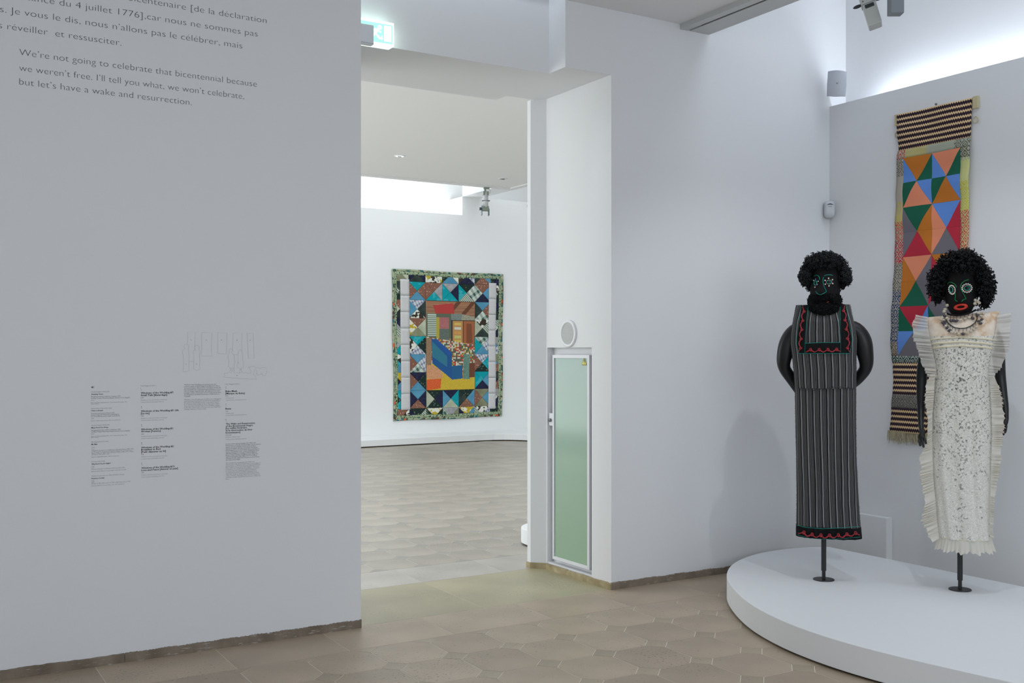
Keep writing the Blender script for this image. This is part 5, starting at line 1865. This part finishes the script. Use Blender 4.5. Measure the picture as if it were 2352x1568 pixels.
for nm, pts in (('eyebrow', [(552, 380), (590, 362), (640, 356), (680, 385), (700, 425), (697, 470)]), ('eyebrow', [(820, 380), (860, 352), (930, 348), (990, 348), (1040, 366)]),
                ('nose_outline', [(800, 405), (785, 460), (785, 530), (800, 600), (830, 680), (865, 745), (872, 785), (840, 805), (800, 826), (735, 856), (680, 848), (625, 815), (602, 765)])):
    cord(fa(pts), 0.0017, M_teal, head, nm, HA)


def ell(cx_, cy_, rx, ry, n, rot=0.0, ph=0.0):
    return [(cx_ + rx * math.cos(a) * math.cos(rot) - ry * math.sin(a) * math.sin(rot), cy_ + rx * math.cos(a) * math.sin(rot) + ry * math.sin(a) * math.cos(rot)) for a in [ph + 2 * math.pi * k / n for k in range(n)]]


def eye(H, parent, conv, c, rx, ry, rot, beads, br, kscale, red=True):
    b = MB().tube(H.on(conv(ell(c[0], c[1], rx, ry, 24, rot)), 0.003), 0.0023 * kscale, 6, closed=True)
    e = b.build('eye_ring', M_teal, parent, smooth=True)
    MB().ball(H.on(conv([c]), -0.001)[0], 0.010 * kscale * rx / 60, seg=12, sc_=(1, 0.14, ry / rx)).build('pupil', mat('pupil_black', (0.006, 0.006, 0.008), 0.3), parent, smooth=True)
    if red:
        MB().tube(H.on(conv(ell(c[0], c[1], rx * 1.30, ry * 1.28, 24, rot)), 0.002), 0.0011 * kscale, 5, closed=True).build('red_outline', M_red, parent, smooth=True)
    for i, p in enumerate(H.on(conv(beads), 0.005)):
        bb = MB().ball(p, br, seg=10, rings=8)
        bb.build('eye_bead', M_pearl2 if (len(beads) < 7 and i in (0, 3) and len(beads) == 5) else M_pearl, parent, smooth=True)


eye(HA, head, fa, (590, 555), 38, 58, 0, [(595, 460), (548, 492), (663, 513), (640, 597), (580, 665)], 0.0034, 1.0, red=False)
MB().tube(HA.on(fa([(625, 590), (650, 570), (645, 600), (600, 640)]), 0.003), 0.0012, 5).build('red_outline', M_red, head)
eye(HA, head, fa, (942, 535), 66, 48, -0.05, [(930, 437), (840, 492), (1030, 472), (1038, 572), (940, 632), (845, 590)], 0.0042, 1.0)
cord(fa([(640, 975), (720, 985), (800, 985), (880, 972)]), 0.006, M_cloth_black, head, 'lips', HA, lift=0.012)
cord(fa([(885, 1045), (910, 1050), (935, 1032)]), 0.0015, mat('red_bead', S(190, 50, 30), 0.4), head, 'red_bead_row', HA, lift=0.022)


def hair_part(F, H, parent, name, m, seed, n, blobs, L, R, r, turns, core=None, droop=0.3, sides=5, step=7):
    """curled strands rooted on the given ellipsoids (px centre, px radius x, px radius y, y centre, y radius)"""
    rnd = random.Random(seed)
    b = MB()
    for (cx_, cy_, rx, ry, y0_, ry_, frac, test) in blobs:
        c = Vector(F.at(cx_, cy_, y0_)); c2 = Vector(F.at(cx_ + rx, cy_ - ry, y0_))
        ax, az = c2.x - c.x, c2.z - c.z
        k = 0
        while k < int(n * frac):
            d = Vector((rnd.gauss(0, 1), rnd.gauss(0, 1), rnd.gauss(0, 1))).normalized()
            if test and not test(d): continue
            k += 1
            sc2 = 0.78 + 0.22 * rnd.random()
            p = c + Vector((d.x * ax, d.y * ry_, d.z * az)) * sc2
            dd = (d + Vector((rnd.uniform(-.6, .6), rnd.uniform(-.6, .6), rnd.uniform(-.6, .6) - droop))).normalized()
            s2 = rnd.uniform(0.7, 1.25)
            curl(b, p, dd, L * s2, R * rnd.uniform(0.7, 1.2), r, turns * s2, rnd, sides, step)
    o = b.build(name, m, parent, smooth=True)
    o['kind'] = 'stuff'
    return o


# hair: a wide cap of small curls, open over the face
def capA(d): return not (d.y < -0.28 and d.z < 0.42 and abs(d.x) < 0.72)


cor = MB()
c = Vector(FA.at(1894, 626, 0.02))
cor.ball(c, 0.130, seg=24, rings=16, sc_=(1.0, 0.95, 0.78))
cor.v = [p for p in cor.v]
for i, p in enumerate(cor.v):
    p = Vector(p)
    if p.y < -0.04 and p.z < c.z + 0.035:
        cor.v[i] = (p.x, -0.04, p.z)
cor.build('hair_cap', M_cloth_black, ma, smooth=True)
hair_part(FA, HA, ma, 'curly_hair', M_hair, 11, 2700, [(1894, 628, 54, 44, 0.02, 0.135, 0.62, capA), (1858, 636, 17, 15, -0.005, 0.085, 0.10, lambda d: d.x < 0.1), (1934, 636, 16, 17, -0.005, 0.085, 0.10, lambda d: d.x > -0.1),
                                                           (1893, 602, 40, 20, -0.055, 0.065, 0.18, lambda d: d.z > -0.75)], 0.024, 0.0062, 0.0026, 1.9, sides=4)
hair_part(FA, HA, ma, 'beard', M_hair2, 12, 2600, [(1893, 707, 34, 20, -0.055, 0.065, 0.60, lambda d: d.y < 0.3 and d.z < 0.45), (1870, 692, 12, 16, -0.04, 0.065, 0.14, lambda d: d.y < 0.4), (1918, 690, 12, 16, -0.055, 0.055, 0.14, lambda d: d.y < 0.4),
                                                       (1896, 682, 24, 5, -0.100, 0.014, 0.12, None)], 0.015, 0.0042, 0.0018, 1.7, droop=0.7, sides=4, step=6)

# ---- figure in the white lace dress
FBm = Frame(2205, 1354)
mb_ = empty('mannequin', FBm.o, FBm.rz)
tag(mb_, 'black mannequin with red lips and shell necklaces in a ruffled white lace dress', 'mannequin')
stand(FBm, mb_, 2205, 1264, None)
LB = tab(FBm, [(2126, 727), (2128, 745), (2131, 770), (2138, 795), (2146, 830), (2149, 860), (2146, 900), (2140, 950), (2138, 1000), (2138, 1050), (2141, 1100), (2146, 1150), (2150, 1200), (2156, 1240)])
RB = tab(FBm, [(2295, 722), (2293, 745), (2289, 770), (2284, 795), (2276, 830), (2273, 860), (2275, 900), (2278, 950), (2279, 1000), (2277, 1050), (2276, 1100), (2274, 1150), (2274, 1200), (2277, 1240)])
ztb = FBm.at(2207, 722)[2]
zh2 = FBm.at(2207, 1240, -0.12)[2]
zyk = FBm.at(2207, 772, -0.11)[2]
zbt = FBm.at(2207, 798, -0.12)[2]
GB = Garment(LB, RB, [(ztb, 0.05), (ztb - 0.03, 0.075), (ztb - 0.10, 0.105), (zbt, 0.125), (zbt - 0.3, 0.115), (zh2, 0.135)], n=2.3, fold=0.006, freq=20, seed=5)


def lace(nt, tc):
    n0 = tex(nt, tc, 'ShaderNodeTexNoise', 30.0, Detail=2.0)
    mxv = nt.nodes.new('ShaderNodeVectorMath'); mxv.operation = 'MULTIPLY_ADD'
    mxv.inputs[1].default_value = (0.045, 0.045, 0.045)
    nt.links.new(n0.outputs['Color'], mxv.inputs[0]); nt.links.new(tc.outputs['Object'], mxv.inputs[2])
    v = nt.nodes.new('ShaderNodeTexVoronoi'); v.feature = 'DISTANCE_TO_EDGE'; v.inputs['Scale'].default_value = 74
    nt.links.new(mxv.outputs[0], v.inputs['Vector'])
    n = tex(nt, tc, 'ShaderNodeTexNoise', 16.0, Detail=4.0)
    sp_ = nt.nodes.new('ShaderNodeSeparateXYZ'); nt.links.new(tc.outputs['Object'], sp_.inputs[0])
    zup = nt.nodes.new('ShaderNodeMapRange'); zup.inputs[1].default_value = 0.55; zup.inputs[2].default_value = 1.3; zup.inputs[3].default_value = 0.42; zup.inputs[4].default_value = 0.68
    nt.links.new(sp_.outputs[2], zup.inputs[0])
    n9 = tex(nt, tc, 'ShaderNodeTexNoise', 110.0, Detail=2.0)
    n10 = tex(nt, tc, 'ShaderNodeTexNoise', 78.0, Detail=3.0)
    near = mth(nt, 'LESS_THAN', v.outputs['Distance'], 0.30)
    blob = mth(nt, 'LESS_THAN', n10.outputs['Fac'], 0.425)
    k = mth(nt, 'MULTIPLY', mth(nt, 'MULTIPLY', near, blob), mth(nt, 'LESS_THAN', n.outputs['Fac'], zup.outputs[0]))
    dx = mth(nt, 'ABSOLUTE', mth(nt, 'SUBTRACT', sp_.outputs[0], 0.004))
    centre = mth(nt, 'MULTIPLY', mth(nt, 'LESS_THAN', n10.outputs['Fac'], mth(nt, 'SUBTRACT', 0.475, mth(nt, 'MULTIPLY', dx, 4.0))), mth(nt, 'GREATER_THAN', n.outputs['Fac'], 0.5))
    soft = ramp(nt, v.outputs['Distance'], [(0.0, S(204, 201, 192)), (0.10, S(226, 223, 214)), (0.5, S(238, 236, 229))], 'LINEAR')
    c = mixc(nt, mth(nt, 'MULTIPLY', k, 0.55), soft, S(60, 64, 68))
    return mixc(nt, mth(nt, 'MULTIPLY', centre, 0.55), c, S(40, 42, 46))


M_lace = node_mat('white_lace', lace, 0.9)


def yoke_l(nt, tc):
    n = tex(nt, tc, 'ShaderNodeTexNoise', 14.0, Detail=6.0)
    return ramp(nt, n.outputs['Fac'], [(0.3, S(238, 230, 218)), (0.5, S(226, 208, 188)), (0.6, S(208, 176, 142)), (0.7, S(232, 222, 208))], 'LINEAR')


M_yoke = node_mat('ivory_lace', yoke_l, 0.9)


def sheer(name, c, alpha):
    m = mat(name, c, 0.9, spec=0.1)
    nt = m.node_tree
    pb = nt.nodes['Principled BSDF']
    tr = nt.nodes.new('ShaderNodeBsdfTransparent'); tl = nt.nodes.new('ShaderNodeBsdfTranslucent')
    tl.inputs[0].default_value = c
    a = nt.nodes.new('ShaderNodeMixShader'); a.inputs[0].default_value = 0.30
    b_ = nt.nodes.new('ShaderNodeMixShader'); b_.inputs[0].default_value = alpha
    nt.links.new(pb.outputs[0], a.inputs[1]); nt.links.new(tl.outputs[0], a.inputs[2])
    nt.links.new(a.outputs[0], b_.inputs[1]); nt.links.new(tr.outputs[0], b_.inputs[2])
    nt.links.new(b_.outputs[0], nt.nodes['Material Output'].inputs[0])
    return m


M_ruff = sheer('sheer_organza', S(243, 238, 226), 0.12)
M_ruff2 = sheer('sheer_organza_light', S(236, 233, 226), 0.30)
b, uv = GB.mesh(ztb, zyk, 20, 110, cap_top=True)
b.v = [(q[0], q[1], q[2] + max(0.0, (q[2] - ztb + 0.05) / 0.05) * (0.016 * (q[0] - 0.01) / 0.2)) for q in b.v]
b.build('yoke', M_yoke, mb_, smooth=True, uvs=uv)
b, uv = GB.mesh(zyk + 0.001, zh2, 110, 110)
b.build('lace_body', M_lace, mb_, smooth=True, uvs=uv)
M_braid = mat('cream_braid', S(232, 224, 198), 0.85, bump=0.6, bscale=300)
for k, (ya_, yb_) in enumerate(((775, 783), (785, 792), (794, 801))):
    A_ = [(2128 + k * 4, ya_ + 5), (2150, ya_ + 1), (2207, ya_ - 3), (2262, ya_ + 1), (2290 - k * 3, ya_ + 5)]
    B_ = [(p[0], p[1] + (4.6 if k else 3.5)) for p in A_]
    strip_on(GB, FBm, A_, B_, 60, 3, 0.004).build('braid', M_braid, mb_, smooth=True, solid=0.002)
    b = MB()
    P = on_garment(GB, FBm, resample([((a[0] + c_[0]) / 2, (a[1] + c_[1]) / 2) for a, c_ in zip(A_, B_)], 70), 0.0065)
    for q in P: b.ball(q, 0.0022, seg=5, rings=4)
    b.build('braid_knots', M_braid, mb_)


def frill(inner, outer, y_in, y_out, nfold, amp, name, m, parent, F, n=420, seed=0, jag=0.03):
    """gathered strip between two pixel polylines: fine folds that open towards the free edge"""
    rnd = random.Random(seed)
    I, O = resample(inner, n), resample(outer, n)
    ph = 0.0; rows = []
    phs = []
    for i in range(n):
        ph += 2 * math.pi * nfold / n * (1 + 0.7 * math.sin(i * 0.031 + seed) + 0.4 * math.sin(i * 0.083 + 2 * seed))
        phs.append(ph)
    m_ = 6
    for i in range(n):
        sh = 1 + jag * math.sin(phs[i] + 0.7) + jag * 0.8 * math.sin(phs[i] * 0.37 + seed)
        row = []
        for k in range(m_ + 1):
            t_ = k / m_
            px = I[i][0] + (O[i][0] - I[i][0]) * t_ * sh
            py = I[i][1] + (O[i][1] - I[i][1]) * t_ + 1.6 * t_ * math.cos(phs[i])
            y = y_in + (y_out - y_in) * t_ + amp * (0.15 + t_) * math.sin(phs[i]) + 0.4 * amp * t_ * math.sin(2.3 * phs[i])
            row.append(F.at(px, py, y))
        rows.append(row)
    return MB().grid(rows).build(name, m, parent, smooth=True)


frill([(2130, 727), (2131, 750), (2135, 775), (2141, 800), (2149, 835), (2152, 868)], [(2104, 722), (2094, 745), (2097, 775), (2106, 800), (2115, 830), (2130, 864)], -0.055, -0.075, 15, 0.013, 'shoulder_ruffle', M_ruff2, mb_, FBm, seed=1)
frill([(2291, 722), (2288, 750), (2283, 775), (2278, 800), (2272, 835), (2269, 868)], [(2323, 716), (2321, 750), (2319, 790), (2311, 820), (2300, 845), (2280, 866)], -0.055, -0.075, 14, 0.014, 'shoulder_ruffle', M_ruff2, mb_, FBm, seed=2)
frill([(2148, 858), (2146, 900), (2142, 950), (2141, 1000), (2142, 1050), (2144, 1100), (2149, 1150), (2153, 1200), (2158, 1236)],
      [(2137, 858), (2126, 890), (2123, 920), (2130, 955), (2131, 985), (2128, 1012), (2115, 1042), (2112, 1090), (2119, 1130), (2124, 1160), (2114, 1195), (2128, 1220), (2140, 1246)], -0.06, -0.08, 54, 0.010, 'side_ruffle', M_ruff, mb_, FBm, 900, 3, 0.07)
frill([(2273, 862), (2275, 900), (2278, 950), (2279, 1000), (2277, 1050), (2276, 1100), (2274, 1150), (2273, 1200), (2275, 1236)],
      [(2284, 862), (2296, 890), (2303, 915), (2306, 950), (2309, 975), (2304, 1000), (2301, 1050), (2296, 1090), (2286, 1130), (2283, 1180), (2281, 1220), (2284, 1240)], -0.06, -0.08, 54, 0.010, 'side_ruffle', M_ruff, mb_, FBm, 900, 4, 0.07)
# hem ruffle all round
rows = []
c_, w_, d_ = GB.par(zh2)
Nn = 520
for k in range(6):
    t_ = k / 5
    row = []
    for i in range(Nn):
        a = 2 * math.pi * i / Nn
        f1 = math.sin(34 * a + 2.2 * math.sin(3 * a)); f2 = math.sin(11 * a + 1)
        r_ = 1 + 0.10 * t_ + t_ * (0.045 * f1 + 0.05 * f2)
        row.append((c_ + w_ * r_ * math.cos(a), GB.yc + d_ * r_ * math.sin(a), zh2 + 0.006 - t_ * (0.074 + 0.006 * f2 + 0.004 * f1)))
    rows.append(row)
MB().grid(rows, closed=True).build('hem_ruffle', M_ruff, mb_, smooth=True)
b = MB()
for i in range(0, 150):
    a = 2 * math.pi * i / 150
    b.ball((c_ + w_ * 1.012 * math.cos(a), GB.yc + d_ * 1.012 * math.sin(a), zh2 + 0.003), 0.003, seg=5, rings=4)
b.build('hem_gathers', M_braid, mb_)

jb_ = {
    'pelvis': (0.0, 0.0, 0.78, (0.13, 0.085)), 'belly': (0.0, 0.0, 1.0, (0.11, 0.075)), 'chest': (0.005, 0.0, 1.26, (0.12, 0.08)), 'upper': (0.005, 0.01, 1.40, (0.11, 0.055)), 'neck': (0.005, 0.01, 1.49, 0.048), 'nape': (0.005, 0.01, 1.56, 0.045),
    'ls': J(FBm, 2138, 755, 0.02, 0.045), 'lu': J(FBm, 2127, 800, 0.02, 0.040), 'le': J(FBm, 2117, 860, 0.03, 0.032), 'lf': J(FBm, 2116, 900, 0.02, 0.029), 'lg': J(FBm, 2115.5, 940, -0.020, 0.023), 'lw': J(FBm, 2115, 966, -0.070, 0.017), 'lp': J(FBm, 2116, 985, -0.095, (0.021, 0.014)),
    'l1a': J(FBm, 2111.5, 1000, -0.095, 0.0085), 'l1b': J(FBm, 2112, 1013, -0.098, 0.0078), 'l1c': J(FBm, 2114.5, 1025, -0.104, 0.0065),
    'l2a': J(FBm, 2116, 1002, -0.098, 0.0088), 'l2b': J(FBm, 2119, 1016, -0.102, 0.0078), 'l2c': J(FBm, 2122, 1028, -0.108, 0.0066),
    'l3a': J(FBm, 2120, 1001, -0.095, 0.0085), 'l3b': J(FBm, 2124.5, 1011, -0.102, 0.0076), 'l3c': J(FBm, 2128, 1020, -0.108, 0.0064),
    'l4a': J(FBm, 2121, 998, -0.078, 0.0078), 'l4b': J(FBm, 2123, 1006, -0.074, 0.007), 'l4c': J(FBm, 2125, 1013, -0.076, 0.006),
    'lta': J(FBm, 2117, 986, -0.112, 0.0095), 'ltb': J(FBm, 2118.5, 997, -0.122, 0.0085), 'ltc': J(FBm, 2119, 1006, -0.126, 0.007),
    'rs': J(FBm, 2280, 755, 0.02, 0.045), 'ru': J(FBm, 2292, 800, 0.03, 0.040), 're': J(FBm, 2297, 860, 0.05, 0.032), 'rf': J(FBm, 2302, 900, 0.04, 0.029), 'rg': J(FBm, 2308, 935, 0.03, 0.023), 'rw': J(FBm, 2311, 956, 0.02, 0.015), 'rp': J(FBm, 2310, 970, 0.02, (0.013, 0.018)),
    'r1a': J(FBm, 2311, 980, 0.010, 0.0078), 'r1b': J(FBm, 2310, 988, 0.006, 0.007), 'r1c': J(FBm, 2308, 995, 0.002, 0.0055),
    'r2a': J(FBm, 2309, 981, 0.022, 0.0078), 'r2b': J(FBm, 2307, 991, 0.020, 0.007), 'r2c': J(FBm, 2304, 1000, 0.016, 0.0055),
    'r3a': J(FBm, 2307, 981, 0.034, 0.0078), 'r3b': J(FBm, 2304, 990, 0.034, 0.007), 'r3c': J(FBm, 2301, 998, 0.030, 0.0055),
    'r4a': J(FBm, 2305, 978, 0.046, 0.007), 'r4b': J(FBm, 2302, 985, 0.047, 0.0062), 'r4c': J(FBm, 2299, 991, 0.044, 0.005),
    'rta': J(FBm, 2307, 972, -0.002, 0.008), 'rtb': J(FBm, 2303, 980, -0.008, 0.007), 'rtc': J(FBm, 2300, 986, -0.010, 0.006),
}
eb = chain('pelvis', 'belly', 'chest', 'upper', 'neck', 'nape') + chain('upper', 'ls', 'lu', 'le', 'lf', 'lg', 'lw', 'lp') + chain('upper', 'rs', 'ru', 're', 'rf', 'rg', 'rw', 'rp')
for s_ in 'lr':
    for k in '1234t':
        eb += chain(s_ + 'p', s_ + k + 'a', s_ + k + 'b', s_ + k + 'c')
skin_body('body', jb_, eb, 'pelvis', M_manne, mb_)

HB = Head(FBm, 2206, 668, 38, 588, 728, 0.105, [(2203, 658, 0.012, 0.008), (2203, 672, 0.014, 0.020), (2204, 684, 0.021, 0.032), (2204, 690, 0.024, 0.034)])
headb = HB.build(mb_, M_cloth_black)
K2 = 8.713


def fb(pts): return [(2140 + x_ / K2, 620 + y_ / K2) for x_, y_ in pts]


for nm, pts in (('eyebrow', [(318, 285), (335, 248), (390, 245), (450, 272), (488, 315), (492, 352)]), ('eyebrow', [(578, 345), (580, 310), (600, 262), (650, 222), (700, 200), (745, 190)]),
                ('nose_outline', [(585, 345), (590, 390), (620, 455), (650, 500), (672, 545), (690, 578), (660, 580), (625, 598), (595, 634)]), ('nose_outline', [(472, 465), (472, 540), (466, 585), (488, 615), (518, 626)])):
    cord(fb(pts), 0.0021, M_green, headb, nm, HB, lift=0.003)
eye(HB, headb, fb, (388, 392), 34, 52, -0.25, ell(405, 395, 62, 88, 15, -0.2), 0.0040, 1.15)
eye(HB, headb, fb, (712, 360), 60, 46, -0.15, ell(706, 362, 98, 84, 15, -0.1), 0.0042, 1.15)
# open mouth of red sequins
rows = []
for f_, lf in ((0.50, 0.003), (0.66, 0.006), (0.84, 0.006), (1.0, 0.002)):
    rows.append(HB.on(fb([(582 + 142 * (f_ if f_ > 0.5 else 0.55) * math.cos(a) , 738 + 66 * (f_ if f_ > 0.5 else 0.36) * math.sin(a) - 0.10 * 142 * f_ * math.cos(a)) for a in [2 * math.pi * k / 40 for k in range(40)]]), lf))
MB().grid(rows, closed=True).build('lips', M_lips, headb, smooth=True, solid=0.002)
# shell necklaces: cords, drops and shells
nk = MB().tube(on_garment(GB, FBm, resample(fb([(305, 870), (345, 892), (440, 908), (520, 908), (600, 898), (700, 875), (790, 845), (880, 808)]), 30), 0.012), 0.0032, 6).build('necklace_cord', M_cord, mb_, smooth=True)
nk2 = MB().tube(on_garment(GB, FBm, resample(fb([(290, 880), (270, 960), (310, 1035), (380, 1105), (460, 1152), (570, 1168), (680, 1162), (780, 1122), (860, 1062), (910, 980), (905, 850)]), 44), 0.008), 0.0030, 6).build('necklace_cord', M_cord, mb_, smooth=True)
rs = random.Random(8)


def shell(pt, r, parent, dark=False):
    b = MB().ball((0, 0, 0), r, seg=10, rings=8, sc_=(1.15, 0.8, 0.85), rot=Matrix.Rotation(rs.uniform(-1, 1), 3, 'Y'))
    b.v = [(v[0] + pt[0], v[1] + pt[1], v[2] + pt[2]) for v in b.v]
    b.build('shell', M_shelldark if dark else M_shell, parent, smooth=True)


dr1 = [((375, 900), (382, 1012)), ((440, 908), (440, 1008)), ((505, 908), (500, 1018)), ((585, 900), (578, 996)), ((665, 885), (668, 974)), ((740, 862), (748, 946)), ((818, 835), (822, 962))]
dr2 = [((330, 1055), (308, 1152)), ((375, 1100), (358, 1210)), ((420, 1135), (400, 1245)), ((480, 1158), (468, 1255)), ((545, 1166), (538, 1275)), ((628, 1166), (625, 1280)), ((700, 1155), (702, 1255)), ((770, 1125), (782, 1222)), ((825, 1090), (842, 1186)), ((875, 1045), (895, 1138)), ((300, 1020), (258, 1085))]
for prt, drs in ((nk, dr1), (nk2, dr2)):
    for a_, b_ in drs:
        P = on_garment(GB, FBm, resample(fb([a_, b_]), 5), 0.008)
        MB().tube(P, 0.0012, 5).build('drop_thread', M_cord, prt)
        q = P[-1]
        shell((q[0], q[1] - 0.005, q[2]), 0.0094, prt, rs.random() < 0.25)
for pts in ([(210, 955), (252, 918), (238, 1000), (300, 962), (300, 890), (258, 1035), (225, 1060), (285, 1120), (190, 990)], [(932, 795), (930, 862), (908, 905), (990, 918), (1004, 988), (945, 1022), (980, 1068), (1028, 862), (975, 870)]):
    for p in on_garment(GB, FBm, fb(pts), 0.012):
        shell((p[0], p[1] - 0.003, p[2]), 0.0085, nk2, rs.random() < 0.35)
for pts in ([(312, 705), (268, 790), (250, 828)], [(870, 605), (862, 672), (930, 635), (950, 655)]):
    for p in pts:
        q = FBm.at(2140 + p[0] / K2, 620 + p[1] / K2, -0.05)
        er = MB().ball((q[0], q[1] - 0.004, q[2]), 0.0100, seg=10, rings=8, sc_=(1, 0.8, 0.9)).build('earring_shell', M_shell, headb, smooth=True)
# collar ruffle edge of the mask
MB().tube(on_garment(GB, FBm, resample(fb([(300, 868), (380, 896), (500, 905), (640, 890), (760, 858), (890, 795)]), 24), 0.022), 0.0055, 6).build('mask_hem', M_cloth_black, headb, smooth=True)
cor = MB()
c = Vector(FBm.at(2207, 640, 0.025))
cor.ball(c, 0.140, seg=24, rings=16, sc_=(1.0, 0.9, 0.82))
for i, p in enumerate(cor.v):
    p = Vector(p)
    if p.y < -0.045 and p.z < c.z + 0.02:
        cor.v[i] = (p.x, -0.045, p.z)
cor.build('hair_cap', M_cloth_black, mb_, smooth=True)


def capB(d): return not (d.y < -0.25 and d.z < 0.30 and abs(d.x) < 0.66)


hair_part(FBm, HB, mb_, 'curly_hair', M_hair2, 31, 2700, [(2207, 634, 51, 45, 0.02, 0.135, 0.60, capB), (2157, 652, 13, 34, 0.0, 0.08, 0.12, lambda d: d.x < 0.2), (2257, 660, 13, 34, 0.0, 0.08, 0.12, lambda d: d.x > -0.2),
                                                              (2207, 606, 44, 22, -0.06, 0.065, 0.16, lambda d: d.z > -0.75)], 0.044, 0.0050, 0.0034, 2.2, sides=5, step=8)
